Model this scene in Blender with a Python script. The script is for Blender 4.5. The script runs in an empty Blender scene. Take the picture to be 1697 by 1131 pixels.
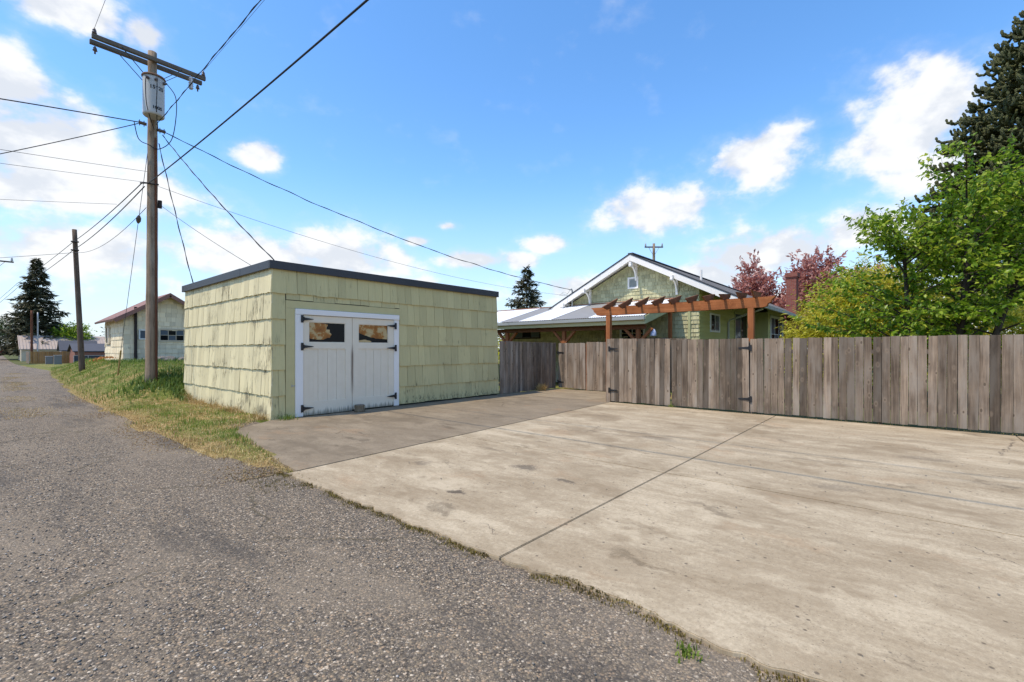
import bpy, bmesh, math, random
import numpy as np
from mathutils import Vector, Matrix, noise as mnoise

random.seed(7)
rng = np.random.default_rng(11)
R = math.radians
scene = bpy.context.scene
COL = scene.collection

# ------------------------------------------------------------------ camera
# World axes: +Y runs away down the alley, +X runs from the alley into the lot. Camera stands in the alley.
cam_d = bpy.data.cameras.new('camera')
cam = bpy.data.objects.new('camera', cam_d)
COL.objects.link(cam)
cam.location = (0, 0, 1.55)
cam.rotation_euler = (R(90), 0, R(40.57 - 90))
cam_d.sensor_width = 36
cam_d.lens = 16.144
cam_d.shift_y = 0.008
cam_d.clip_end = 4000
scene.camera = cam

# ------------------------------------------------------------------ exposure
scene.view_settings.view_transform = 'Standard'
scene.view_settings.look = 'None'
scene.view_settings.exposure = 0.62
scene.view_settings.gamma = 1.0
scene.cycles.use_denoising = True
scene.cycles.max_bounces = 5
scene.cycles.transparent_max_bounces = 6

# ------------------------------------------------------------------ sun
SUN = Vector((-0.49, 0.18, 1.0)).normalized()      # direction towards the sun
sun_d = bpy.data.lights.new('sun', 'SUN')
sun_d.energy = 2.75
sun_d.angle = R(0.55)
sun_d.color = (1.0, 0.88, 0.71)
sun = bpy.data.objects.new('sun', sun_d)
COL.objects.link(sun)
sun.location = (-20, 8, 40)
sun.rotation_euler = SUN.to_track_quat('Z', 'Y').to_euler()
SUN_EL = math.asin(SUN.z)
SUN_AZ = math.atan2(SUN.x, SUN.y)                  # clockwise from +Y

# ------------------------------------------------------------------ node helper
def nd(nt, typ, _props=None, **ins):
    n = nt.nodes.new('ShaderNode' + typ)
    if _props:
        for k, v in _props.items():
            setattr(n, k, v)
    for k, v in ins.items():
        key = int(k[1:]) if k[0] == '_' else k.replace('__', ' ')
        s = n.inputs[key]
        if isinstance(v, bpy.types.NodeSocket):
            nt.links.new(v, s)
        else:
            s.default_value = v
    return n

def mth(nt, op, a, b=None, c=None, clamp=False):
    ins = {'_0': a}
    if b is not None: ins['_1'] = b
    if c is not None: ins['_2'] = c
    return nd(nt, 'Math', {'operation': op, 'use_clamp': clamp}, **ins).outputs[0]

def vmth(nt, op, a, b=None):
    ins = {'_0': a}
    if b is not None: ins['_1'] = b
    n = nd(nt, 'VectorMath', {'operation': op}, **ins)
    return n.outputs['Value'] if op in ('LENGTH', 'DOT_PRODUCT', 'DISTANCE') else n.outputs[0]

def ramp(nt, fac, stops, interp='LINEAR'):
    n = nt.nodes.new('ShaderNodeValToRGB')
    n.color_ramp.interpolation = interp
    els = n.color_ramp.elements
    while len(els) < len(stops):
        els.new(0.5)
    for e, (p, c) in zip(els, stops):
        e.position = p
        e.color = (c[0], c[1], c[2], 1) if hasattr(c, '__len__') else (c, c, c, 1)
    nt.links.new(fac, n.inputs[0])
    return n.outputs[0]

def mix(nt, fac, a, b, typ='MIX'):
    n = nt.nodes.new('ShaderNodeMix')
    n.data_type = 'RGBA'
    n.blend_type = typ
    n.clamp_factor = True
    for s, v in ((n.inputs[0], fac), (n.inputs[6], a), (n.inputs[7], b)):
        if isinstance(v, bpy.types.NodeSocket):
            nt.links.new(v, s)
        elif hasattr(v, '__len__'):
            s.default_value = (v[0], v[1], v[2], 1)
        else:
            s.default_value = v
    return n.outputs[2]

def sstep(nt, v, lo, hi):
    n = nd(nt, 'MapRange', {'interpolation_type': 'SMOOTHSTEP'}, Value=v)
    n.inputs['From Min'].default_value = lo
    n.inputs['From Max'].default_value = hi
    return n.outputs[0]

# ------------------------------------------------------------------ world: sky with clouds
world = bpy.data.worlds.new('World')
scene.world = world
world.use_nodes = True
wt = world.node_tree
wt.nodes.clear()
sky = nd(wt, 'TexSky', {'sky_type': 'NISHITA', 'sun_disc': False, 'sun_elevation': SUN_EL,
                        'sun_rotation': SUN_AZ, 'air_density': 1.0, 'dust_density': 0.35, 'ozone_density': 2.2})
tc = nd(wt, 'TexCoord')
dirv = vmth(wt, 'NORMALIZE', tc.outputs['Generated'])
sx = nd(wt, 'SeparateXYZ', Vector=dirv)
az = mth(wt, 'ARCTAN2', sx.outputs[1], sx.outputs[0])
el = mth(wt, 'ARCSINE', sx.outputs[2])
azel = nd(wt, 'CombineXYZ', X=az, Y=el).outputs[0]
# cumulus heaps: (azimuth from +X, elevation, half width, half height) in degrees
HEAPS = [(85.2, 28.5, 5, 2.2), (79, 28, 2.2, 1.6), (86.6, 17.2, 7, 4.6), (83, 14.8, 8.5, 3.2), (88.5, 21.4, 3.2, 3.2),
         (69.9, 20.2, 2.9, 1.5), (84.6, 9.2, 6, 2.6), (61.3, 10.8, 7.5, 2.9), (71, 10.2, 6.5, 2.4), (48.4, 14.9, 1.4, .5),
         (52.3, 12.9, 1.6, .6), (45.8, 11, 3.8, 1), (36.3, 12.7, 2.6, .9), (39, 11, 2, .9), (11.9, 20.3, 4.3, 2.5),
         (22.8, 16.1, 6.6, 2.4), (-.3, 20.3, 4.6, 4.2), (-1.8, 16, 4, 2), (3.6, 12, 3.4, 1.9), (9.2, 10.6, 4.2, 2.4),
         (14.2, 10.2, 4.5, 2.2), (18.6, 8.2, 5.5, 1.7), (88, 13, 2, 1.6), (30, 7.5, 5, 1.4), (55, 6.5, 8, 1.8),
         (118, 14, 9, 4), (135, 24, 8, 4), (-30, 15, 8, 4), (-55, 22, 9, 4), (160, 13, 10, 4), (-90, 14, 10, 4),
         (-125, 20, 10, 5), (-160, 12, 9, 4), (-45, 40, 7, 4), (120, 48, 8, 4), (-140, 45, 9, 4)]
field = None
for a_, e_, rx_, ry_ in HEAPS:
    dv = vmth(wt, 'SUBTRACT', azel, (R(a_), R(e_), 0))
    k_ = 1.15 if a_ > 60 and e_ > 12 else 1.38
    dv = vmth(wt, 'MULTIPLY', dv, (1 / R(rx_ * k_), 1 / R(ry_ * k_), 0))
    ln = mth(wt, 'SUBTRACT', 1.0, vmth(wt, 'LENGTH', dv))
    field = ln if field is None else mth(wt, 'MAXIMUM', field, ln)
n1 = nd(wt, 'TexNoise', Vector=vmth(wt, 'MULTIPLY', dirv, (1, 1, 1.5)), Scale=12.0, Detail=10.0, Roughness=0.56)
n1b = nd(wt, 'TexNoise', Vector=vmth(wt, 'ADD', vmth(wt, 'MULTIPLY', dirv, (1, 1, 1.5)), (0.0, 0.0, 0.022)), Scale=11.0, Detail=6.0, Roughness=0.5)
n2 = nd(wt, 'TexNoise', Vector=vmth(wt, 'MULTIPLY', dirv, (1, 1, 3.0)), Scale=3.4, Detail=5.0, Roughness=0.55)
band = mth(wt, 'MULTIPLY', mth(wt, 'SUBTRACT', 1.0, sstep(wt, el, R(5), R(13))), 1.25)
low = mth(wt, 'SUBTRACT', mth(wt, 'MULTIPLY', n2.outputs[0], band), 0.46)
field = mth(wt, 'MAXIMUM', mth(wt, 'MAXIMUM', field, -0.6), low)
fb = mth(wt, 'MULTIPLY', mth(wt, 'SUBTRACT', n1.outputs[0], 0.5), 2.3)
dens = sstep(wt, mth(wt, 'ADD', field, fb), 0.04, 0.56)
thin = sstep(wt, mth(wt, 'ADD', field, mth(wt, 'MULTIPLY', fb, 1.0)), -0.35, 0.4)
shade = sstep(wt, mth(wt, 'SUBTRACT', n1b.outputs[0], n1.outputs[0]), -0.10, 0.14)
cl = mix(wt, shade, (4.5, 4.52, 4.55), (3.45, 3.62, 3.9))
sat = nd(wt, 'HueSaturation', Hue=0.500, Saturation=1.22, Value=1.26, Color=sky.outputs[0]).outputs[0]
hz = mth(wt, 'MULTIPLY', mth(wt, 'SUBTRACT', 1.0, sstep(wt, el, R(-2), R(21))), 0.80)
sat = mix(wt, hz, sat, (2.75, 3.35, 4.2))
skyc = mix(wt, mth(wt, 'ADD', mth(wt, 'MULTIPLY', dens, 0.78), mth(wt, 'MULTIPLY', thin, 0.18)), sat, cl)
bg = nd(wt, 'Background', Color=skyc, Strength=0.15)
nd(wt, 'OutputWorld', Surface=bg.outputs[0])

# ------------------------------------------------------------------ mesh builder
class MB:
    def __init__(s):
        s.v = []; s.f = []
    def add(s, vs, fs):
        o = len(s.v)
        s.v.extend([tuple(p) for p in vs])
        s.f.extend([tuple(i + o for i in f) for f in fs])
        return s
    def box(s, lo, hi):
        x0, y0, z0 = lo; x1, y1, z1 = hi
        return s.add([(x0,y0,z0),(x1,y0,z0),(x1,y1,z0),(x0,y1,z0),(x0,y0,z1),(x1,y0,z1),(x1,y1,z1),(x0,y1,z1)],
                     [(0,3,2,1),(4,5,6,7),(0,1,5,4),(1,2,6,5),(2,3,7,6),(3,0,4,7)])
    def cbox(s, lo, hi, b=0.01):
        """box with chamfered edges"""
        bm = bmesh.new()
        x0, y0, z0 = lo; x1, y1, z1 = hi
        bmesh.ops.create_cube(bm, size=1)
        bmesh.ops.scale(bm, vec=(x1-x0, y1-y0, z1-z0), verts=bm.verts)
        bmesh.ops.translate(bm, vec=((x0+x1)/2, (y0+y1)/2, (z0+z1)/2), verts=bm.verts)
        bmesh.ops.bevel(bm, geom=bm.edges[:], offset=b, segments=1, affect='EDGES')
        bm.verts.index_update()
        s.add([v.co for v in bm.verts], [[v.index for v in f.verts] for f in bm.faces])
        bm.free()
        return s
    def bar(s, a, b, w, h, up=(0,0,1)):
        a = Vector(a); b = Vector(b); d = (b-a).normalized()
        u = Vector(up); sd = d.cross(u)
        if sd.length < 1e-4: sd = d.cross(Vector((1,0,0)))
        sd.normalize(); u = sd.cross(d)
        vs = []
        for p in (a, b):
            for i, j in ((-1,-1),(1,-1),(1,1),(-1,1)):
                vs.append(p + sd*(i*w/2) + u*(j*h/2))
        return s.add(vs, [(0,1,2,3),(7,6,5,4),(0,4,5,1),(1,5,6,2),(2,6,7,3),(3,7,4,0)])
    def tube(s, pts, rad, n=8, cap=True):
        pts = [Vector(p) for p in pts]
        m = len(pts)
        rads = rad if hasattr(rad, '__len__') else [rad]*m
        vs = []; fs = []
        ref = Vector((0.31, 0.17, 0.93))
        for i in range(m):
            t = (pts[min(i+1, m-1)] - pts[max(i-1, 0)])
            t = t.normalized() if t.length > 1e-9 else Vector((0,0,1))
            a = t.cross(ref)
            if a.length < 0.05: a = t.cross(Vector((1,0,0)))
            a.normalize(); b = t.cross(a)
            for k in range(n):
                an = 2*math.pi*k/n
                vs.append(pts[i] + (a*math.cos(an) + b*math.sin(an))*rads[i])
        for i in range(m-1):
            for k in range(n):
                k2 = (k+1) % n
                fs.append((i*n+k, i*n+k2, (i+1)*n+k2, (i+1)*n+k))
        if cap:
            fs.append(tuple(range(n-1, -1, -1)))
            fs.append(tuple((m-1)*n + k for k in range(n)))
        return s.add(vs, fs)
    def prism(s, poly, off):
        """polygon (list of 3D points) extruded by the vector off"""
        n = len(poly); off = Vector(off)
        vs = [Vector(p) for p in poly] + [Vector(p)+off for p in poly]
        fs = [tuple(range(n-1, -1, -1)), tuple(range(n, 2*n))]
        for i in range(n):
            j = (i+1) % n
            fs.append((i, j, n+j, n+i))
        return s.add(vs, fs)
    def lathe(s, prof, c=(0,0,0), n=20):
        vs = []; fs = []
        for r, z in prof:
            for k in range(n):
                an = 2*math.pi*k/n
                vs.append((c[0]+r*math.cos(an), c[1]+r*math.sin(an), c[2]+z))
        for i in range(len(prof)-1):
            for k in range(n):
                k2 = (k+1) % n
                fs.append((i*n+k, i*n+k2, (i+1)*n+k2, (i+1)*n+k))
        fs.append(tuple(range(n-1, -1, -1)))
        fs.append(tuple((len(prof)-1)*n+k for k in range(n)))
        return s.add(vs, fs)
    def mesh(s, name, mat=None, smooth=False):
        me = bpy.data.meshes.new(name)
        me.from_pydata(s.v, [], s.f)
        bm = bmesh.new(); bm.from_mesh(me)
        bmesh.ops.recalc_face_normals(bm, faces=bm.faces)
        bm.to_mesh(me); bm.free()
        if mat: me.materials.append(mat)
        if smooth:
            me.polygons.foreach_set('use_smooth', [True]*len(me.polygons))
        return me
    def build(s, name, mat=None, parent=None, smooth=False, **tags):
        return mkobj(name, s.mesh(name, mat, smooth), parent, **tags)

def mkobj(name, me, parent=None, loc=None, **tags):
    o = bpy.data.objects.new(name, me)
    COL.objects.link(o)
    if loc is not None: o.location = loc
    if parent is not None:
        o.parent = parent
        o.matrix_parent_inverse = Matrix.Translation(-Vector(parent.location)) if parent.type == 'EMPTY' else Matrix()
    for k, v in tags.items():
        if v is not None: o[k] = v
    return o

def empty(name, loc, label, category, group=None, kind=None):
    o = bpy.data.objects.new(name, None)
    o.empty_display_size = 0.2
    COL.objects.link(o)
    o.location = loc
    if label: o['label'] = label
    if category: o['category'] = category
    if group: o['group'] = group
    if kind: o['kind'] = kind
    return o

def raw_mesh(name, verts, faces, mat, smooth=False):
    """fast mesh from numpy arrays (n,3) and (m,k)"""
    me = bpy.data.meshes.new(name)
    verts = np.asarray(verts, dtype=np.float32); faces = np.asarray(faces, dtype=np.int32)
    m, k = faces.shape
    me.vertices.add(len(verts)); me.vertices.foreach_set('co', verts.ravel())
    me.loops.add(m*k); me.loops.foreach_set('vertex_index', faces.ravel())
    me.polygons.add(m)
    me.polygons.foreach_set('loop_start', np.arange(0, m*k, k, dtype=np.int32))
    me.polygons.foreach_set('loop_total', np.full(m, k, dtype=np.int32))
    me.update(calc_edges=True)
    if smooth: me.polygons.foreach_set('use_smooth', [True]*m)
    me.materials.append(mat)
    return me
# ------------------------------------------------------------------ materials
def newmat(name):
    m = bpy.data.materials.new(name)
    m.use_nodes = True
    nt = m.node_tree
    nt.nodes.clear()
    return m, nt

def finish(nt, color, rough=0.8, bump=None, bump_d=0.01, bump_s=0.6, spec=0.3, metallic=0.0, transl=None):
    b = nd(nt, 'BsdfPrincipled', Metallic=metallic)
    for key, v in (('Base Color', color), ('Roughness', rough)):
        if isinstance(v, bpy.types.NodeSocket): nt.links.new(v, b.inputs[key])
        elif hasattr(v, '__len__'): b.inputs[key].default_value = (*v[:3], 1)
        else: b.inputs[key].default_value = v
    b.inputs['Specular IOR Level'].default_value = spec
    if bump is not None:
        bp = nd(nt, 'Bump', Strength=bump_s, Distance=bump_d, Height=bump)
        nt.links.new(bp.outputs[0], b.inputs['Normal'])
    out = b.outputs[0]
    if transl is not None:
        t = nd(nt, 'BsdfTranslucent')
        nt.links.new(color, t.inputs[0]) if isinstance(color, bpy.types.NodeSocket) else None
        ms = nd(nt, 'MixShader', Fac=transl)
        nt.links.new(out, ms.inputs[1]); nt.links.new(t.outputs[0], ms.inputs[2])
        out = ms.outputs[0]
    nd(nt, 'OutputMaterial', Surface=out)

def wpos(nt, scale=(1, 1, 1), rnd=0.0):
    g = nd(nt, 'NewGeometry')
    p = g.outputs['Position']
    if rnd:
        oi = nd(nt, 'ObjectInfo')
        p = vmth(nt, 'ADD', p, vmth(nt, 'MULTIPLY', nd(nt, 'CombineXYZ', X=oi.outputs['Random'], Y=oi.outputs['Random'], Z=oi.outputs['Random']).outputs[0], (rnd, rnd*1.7, rnd*0.9)))
    return vmth(nt, 'MULTIPLY', p, scale)

def noi(nt, vec, scale, detail=5.0, rough=0.55):
    return nd(nt, 'TexNoise', Vector=vec, Scale=scale, Detail=detail, Roughness=rough).outputs[0]

def objrand(nt):
    return nd(nt, 'ObjectInfo').outputs['Random']

def isl(nt):
    return nd(nt, 'NewGeometry').outputs['Random Per Island']

MATS = {}
def plain(name, col, rough=0.7, var=0.12, scale=6.0, spec=0.3, metallic=0.0, bump=0.0):
    """paint or metal with faint mottling"""
    m, nt = newmat(name)
    p = wpos(nt)
    n = noi(nt, p, scale, 6)
    c = mix(nt, n, tuple(x*(1-var) for x in col), tuple(min(1, x*(1+var)) for x in col))
    finish(nt, c, rough, noi(nt, p, scale*12, 3) if bump else None, 0.004, bump, spec, metallic)
    MATS[name] = m
    return m

def wood(name, dark, light, axis='Z', knots=0.0, rnd_amt=0.35, rough=0.85, gs=26.0, nails=False, gray=None):
    m, nt = newmat(name)
    sc = {'Z': (gs, gs, gs*0.035), 'Y': (gs, gs*0.035, gs), 'X': (gs*0.035, gs, gs)}[axis]
    p = wpos(nt, sc, 9.0)
    g1 = noi(nt, p, 1.0, 7, 0.62)
    g2 = noi(nt, wpos(nt, tuple(s*3.2 for s in sc), 5.0), 1.0, 4, 0.6)
    blot = noi(nt, wpos(nt, (1.6, 1.6, 1.1), 3.0), 1.6, 4)
    f = mth(nt, 'ADD', mth(nt, 'MULTIPLY', g1, 0.75), mth(nt, 'MULTIPLY', g2, 0.35))
    f = mth(nt, 'ADD', f, mth(nt, 'MULTIPLY', mth(nt, 'SUBTRACT', blot, 0.5), 0.5))
    c = ramp(nt, f, [(0.32, dark), (0.74, light)])
    if gray is not None:
        c = mix(nt, sstep(nt, noi(nt, wpos(nt, (3, 3, 0.6), 7.0), 1.5, 5), 0.42, 0.68), c, gray)
    r = objrand(nt)
    br = mth(nt, 'ADD', 1.0 - rnd_amt*0.5, mth(nt, 'MULTIPLY', r, rnd_amt))
    c = mix(nt, 1.0, c, nd(nt, 'CombineColor', Red=br, Green=br, Blue=br).outputs[0], 'MULTIPLY')
    if knots:
        kp = wpos(nt, (3.6, 3.6, 1.9), 40.0)
        v = nd(nt, 'TexVoronoi', Vector=kp, Scale=1.9, Randomness=1.0)
        warp = mth(nt, 'ADD', v.outputs['Distance'], mth(nt, 'MULTIPLY', mth(nt, 'SUBTRACT', g2, 0.5), 0.05))
        sel = mth(nt, 'GREATER_THAN', nd(nt, 'SeparateColor', Color=v.outputs['Color']).outputs[0], 0.15)
        k = mth(nt, 'MULTIPLY', mth(nt, 'SUBTRACT', 1.0, sstep(nt, warp, 0.09, 0.15)), sel)
        c = mix(nt, mth(nt, 'MULTIPLY', k, knots), c, tuple(x*0.16 for x in dark))
        halo = mth(nt, 'MULTIPLY', mth(nt, 'SUBTRACT', 1.0, sstep(nt, warp, 0.12, 0.30)), sel)
        c = mix(nt, mth(nt, 'MULTIPLY', halo, 0.35), c, tuple(x*1.25 for x in light))
    finish(nt, c, rough, f, 0.004, 0.7, 0.2)
    MATS[name] = m
    return m

def shingle_paint(name, col, wear=0.3, rnd=0.22, base_dirt=True, isl_rnd=False):
    """old painted cedar shakes: grain, cracks, flaked streaks that show dark weathered wood, grime splashed on the lowest course"""
    m, nt = newmat(name)
    g = noi(nt, wpos(nt, (34, 34, 1.6), 9.0), 1.0, 6, 0.6)
    big = noi(nt, wpos(nt, (1, 1, 1)), 0.9, 4)
    c = mix(nt, g, tuple(x*0.86 for x in col), tuple(min(1, x*1.10) for x in col))
    c = mix(nt, mth(nt, 'MULTIPLY', sstep(nt, big, 0.4, 0.75), 0.3), c, tuple(x*y for x, y in zip(col, (1.12, 1.08, 0.98))))
    r = isl(nt) if isl_rnd else objrand(nt)
    br = mth(nt, 'ADD', 1.0 - rnd*0.55, mth(nt, 'MULTIPLY', r, rnd))
    c = mix(nt, 1.0, c, nd(nt, 'CombineColor', Red=br, Green=br, Blue=mth(nt, 'MULTIPLY', br, 0.99)).outputs[0], 'MULTIPLY')
    st = noi(nt, wpos(nt, (30, 30, 3.4), 4.0), 1.0, 5, 0.65)
    patch = noi(nt, wpos(nt, (1.3, 1.3, 2.0)), 1.0, 4)
    f = mth(nt, 'ADD', st, mth(nt, 'MULTIPLY', mth(nt, 'SUBTRACT', patch, 0.5), 0.8))
    flake = sstep(nt, f, 0.80 - 0.28*wear, 0.87 - 0.22*wear)
    c = mix(nt, mth(nt, 'MULTIPLY', flake, 0.8), c, (0.085, 0.075, 0.05))
    mid = sstep(nt, f, 0.66 - 0.22*wear, 0.80 - 0.22*wear)
    c = mix(nt, mth(nt, 'MULTIPLY', mid, 0.28), c, tuple(x*0.55 for x in col))
    if base_dirt:
        z = nd(nt, 'SeparateXYZ', Vector=nd(nt, 'NewGeometry').outputs['Position']).outputs[2]
        dz = mth(nt, 'ADD', z, mth(nt, 'MULTIPLY', mth(nt, 'SUBTRACT', noi(nt, wpos(nt, (9, 9, 1.2)), 1.0, 5), 0.5), 0.9))
        grime = mth(nt, 'SUBTRACT', 1.0, sstep(nt, dz, 0.0, 0.28))
        speck = sstep(nt, noi(nt, wpos(nt, (40, 40, 14)), 1.0, 4), 0.44, 0.62)
        c = mix(nt, mth(nt, 'MULTIPLY', mth(nt, 'MULTIPLY', grime, speck), 0.85), c, (0.07, 0.065, 0.035))
    finish(nt, c, 0.82, mth(nt, 'SUBTRACT', g, mth(nt, 'MULTIPLY', flake, 0.8)), 0.012, 0.9, 0.2)
    MATS[name] = m
    return m

def leafmat(name, c0, c1, c2, transl=0.35, rough=0.5):
    m, nt = newmat(name)
    r = isl(nt)
    n = noi(nt, wpos(nt), 1.6, 3)
    f = mth(nt, 'ADD', mth(nt, 'MULTIPLY', r, 0.7), mth(nt, 'MULTIPLY', mth(nt, 'SUBTRACT', n, 0.35), 0.8))
    c = ramp(nt, f, [(0.1, c0), (0.5, c1), (0.95, c2)])
    finish(nt, c, rough, None, spec=0.4, transl=transl)
    MATS[name] = m
    return m

# --- asphalt with exposed aggregate, worn to gravel in patches
m, nt = newmat('asphalt')
p = wpos(nt, (1, 1, 0))
warp = vmth(nt, 'ADD', p, vmth(nt, 'MULTIPLY', nd(nt, 'TexNoise', Vector=p, Scale=25.0, Detail=2.0).outputs[1], (0.012, 0.012, 0)))
v1 = nd(nt, 'TexVoronoi', Vector=warp, Scale=72.0)
v2 = nd(nt, 'TexVoronoi', Vector=warp, Scale=150.0)
cr = nd(nt, 'SeparateColor', Color=v1.outputs['Color'])
cr2 = nd(nt, 'SeparateColor', Color=v2.outputs['Color'])
stone = ramp(nt, cr.outputs[0], [(0.0, (.050, .040, .029)), (0.25, (.116, .093, .066)), (0.5, (.205, .163, .108)), (0.72, (.295, .224, .140)), (0.9, (.385, .270, .165)), (1.0, (.64, .54, .40))])
fine = ramp(nt, cr2.outputs[1], [(0.0, (.054, .043, .031)), (0.45, (.154, .120, .082)), (0.8, (.265, .202, .134)), (1.0, (.54, .45, .33))])
gsel = mth(nt, 'GREATER_THAN', cr.outputs[1], 0.45)
col = mix(nt, gsel, fine, stone)
bind = sstep(nt, v1.outputs['Distance'], 0.35, 0.75)
col = mix(nt, mth(nt, 'MULTIPLY', bind, 0.55), col, (.075, .069, .062))
lo = noi(nt, wpos(nt, (0.75, 0.3, 0)), 0.9, 8, 0.68)
lo2 = noi(nt, wpos(nt, (1.1, 0.22, 0)), 0.8, 8, 0.68)
col = mix(nt, mth(nt, 'MULTIPLY', sstep(nt, lo, 0.47, 0.60), 0.42), col, (.27, .215, .15))      # dusty fines
col = mix(nt, mth(nt, 'MULTIPLY', sstep(nt, lo2, 0.52, 0.62), 0.50), col, (.062, .054, .045))      # bare dark patches
crk = nd(nt, 'TexVoronoi', {'feature': 'DISTANCE_TO_EDGE'}, Vector=vmth(nt, 'ADD', vmth(nt, 'MULTIPLY', p, (0.42, 0.42, 0)), vmth(nt, 'MULTIPLY', nd(nt, 'TexNoise', Vector=p, Scale=3.0, Detail=5.0).outputs[1], (0.16, 0.16, 0))), Scale=1.0)
cm = mth(nt, 'SUBTRACT', 1.0, sstep(nt, crk.outputs['Distance'], 0.002, 0.011))
cgate = sstep(nt, noi(nt, p, 0.7, 3), 0.48, 0.60)
cm = mth(nt, 'MULTIPLY', cm, cgate)
col = mix(nt, mth(nt, 'MULTIPLY', cm, 0.55), col, (.075, .06, .03))
h = mth(nt, 'SUBTRACT', mth(nt, 'SUBTRACT', 1.0, v1.outputs['Distance']), mth(nt, 'MULTIPLY', cm, 1.0))
h = mth(nt, 'ADD', h, mth(nt, 'MULTIPLY', cr.outputs[2], 0.6))
finish(nt, col, 0.9, h, 0.007, 0.9, 0.25)
MATS['asphalt'] = m

# --- concrete slabs
def concrete(name, c0, c1, stain, speck=0.6, spots=(), stain_amt=0.55):
    m, nt = newmat(name)
    p = wpos(nt, (1, 1, 0))
    wv = vmth(nt, 'ADD', p, vmth(nt, 'MULTIPLY', nd(nt, 'TexNoise', Vector=p, Scale=1.7, Detail=6.0, Roughness=0.7).outputs[1], (0.5, 0.5, 0)))
    a = noi(nt, vmth(nt, 'MULTIPLY', wv, (1.5, 0.5, 0)), 1.5, 9, 0.72)          # trowel and rain streaks along the pour
    fs = noi(nt, vmth(nt, 'MULTIPLY', p, (16, 4.5, 0)), 1.2, 8, 0.75)
    f2 = noi(nt, p, 34.0, 6, 0.78)
    f = noi(nt, p, 140.0, 3, 0.8)
    t = mth(nt, 'ADD', mth(nt, 'ADD', mth(nt, 'MULTIPLY', a, 0.62), mth(nt, 'MULTIPLY', fs, 0.22)), mth(nt, 'MULTIPLY', f2, 0.16))
    c = ramp(nt, t, [(0.38, c0), (0.50, tuple((x+y)/2 for x, y in zip(c0, c1))), (0.58, c1)])
    b = noi(nt, vmth(nt, 'MULTIPLY', wv, (0.9, 0.6, 0)), 1.0, 8, 0.7)
    c = mix(nt, mth(nt, 'MULTIPLY', sstep(nt, mth(nt, 'ADD', b, mth(nt, 'MULTIPLY', mth(nt, 'SUBTRACT', f2, 0.5), 0.25)), 0.52, 0.62), stain_amt), c, stain)
    rust = sstep(nt, noi(nt, vmth(nt, 'MULTIPLY', wv, (1.3, 0.7, 0)), 0.9, 7, 0.65), 0.56, 0.68)
    c = mix(nt, mth(nt, 'MULTIPLY', rust, 0.32), c, (.34, .21, .11))
    dk = sstep(nt, mth(nt, 'ADD', noi(nt, vmth(nt, 'MULTIPLY', wv, (2.4, 0.8, 0)), 1.1, 9, 0.72), mth(nt, 'MULTIPLY', mth(nt, 'SUBTRACT', f2, 0.5), 0.22)), 0.585, 0.66)
    c = mix(nt, mth(nt, 'MULTIPLY', dk, 0.5), c, tuple(x*0.42 for x in c0))
    for sx_, sy_, sr, am in spots:                                              # oil drips
        d = vmth(nt, 'LENGTH', vmth(nt, 'MULTIPLY', vmth(nt, 'SUBTRACT', wv, (sx_+0.25, sy_+0.25, 0)), (1.6, 0.8, 0)))
        d = mth(nt, 'ADD', d, mth(nt, 'MULTIPLY', mth(nt, 'SUBTRACT', f2, 0.5), sr*1.6))
        c = mix(nt, mth(nt, 'MULTIPLY', mth(nt, 'SUBTRACT', 1.0, sstep(nt, d, sr*0.45, sr*1.1)), am), c, (.05, .04, .032))
    crk = nd(nt, 'TexVoronoi', {'feature': 'DISTANCE_TO_EDGE'}, Vector=vmth(nt, 'MULTIPLY', wv, (0.33, 0.33, 0)), Scale=1.0)
    cm = mth(nt, 'MULTIPLY', mth(nt, 'SUBTRACT', 1.0, sstep(nt, crk.outputs['Distance'], 0.0006, 0.0024)), sstep(nt, noi(nt, p, 0.6, 3), 0.54, 0.6))
    c = mix(nt, mth(nt, 'MULTIPLY', cm, 0.7), c, (.07, .055, .04))
    grain = mth(nt, 'ADD', mth(nt, 'MULTIPLY', f, 0.45), mth(nt, 'MULTIPLY', f2, 0.55))
    gb = mth(nt, 'ADD', 1.0 - speck*0.5, mth(nt, 'MULTIPLY', grain, speck))
    c = mix(nt, 1.0, c, nd(nt, 'CombineColor', Red=gb, Green=gb, Blue=gb).outputs[0], 'MULTIPLY')
    for sc_, thr, am in ((48.0, 0.72, 0.55), (17.0, 0.90, 0.7)):
        pv = nd(nt, 'TexVoronoi', Vector=p, Scale=sc_)
        pit = mth(nt, 'MULTIPLY', mth(nt, 'SUBTRACT', 1.0, sstep(nt, pv.outputs['Distance'], 0.12, 0.26)), mth(nt, 'GREATER_THAN', nd(nt, 'SeparateColor', Color=pv.outputs['Color']).outputs[0], thr))
        c = mix(nt, mth(nt, 'MULTIPLY', pit, am), c, (.075, .058, .04))
    finish(nt, c, 0.88, mth(nt, 'SUBTRACT', grain, mth(nt, 'ADD', pit, cm)), 0.004, 0.7, 0.25)
    MATS[name] = m
concrete('concrete', (.272, .205, .124), (.485, .396, .266), (.222, .162, .094), 1.2, [(3.35, 3.67, 0.11, .75), (4.64, 3.72, 0.20, .6), (4.42, 3.05, 0.12, .6), (3.9, 4.9, 0.14, .35), (7.6, 3.2, 0.3, .35), (6.2, 0.6, 0.25, .3), (8.6, -0.2, 0.3, .3)])
concrete('old_concrete', (.185, .143, .093), (.275, .219, .146), (.14, .108, .07), 0.9)
concrete('gate_concrete', (.22, .17, .11), (.33, .265, .175), (.17, .13, .078), 0.9)
plain('joint', (.05, .043, .033), 0.95)

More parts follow.
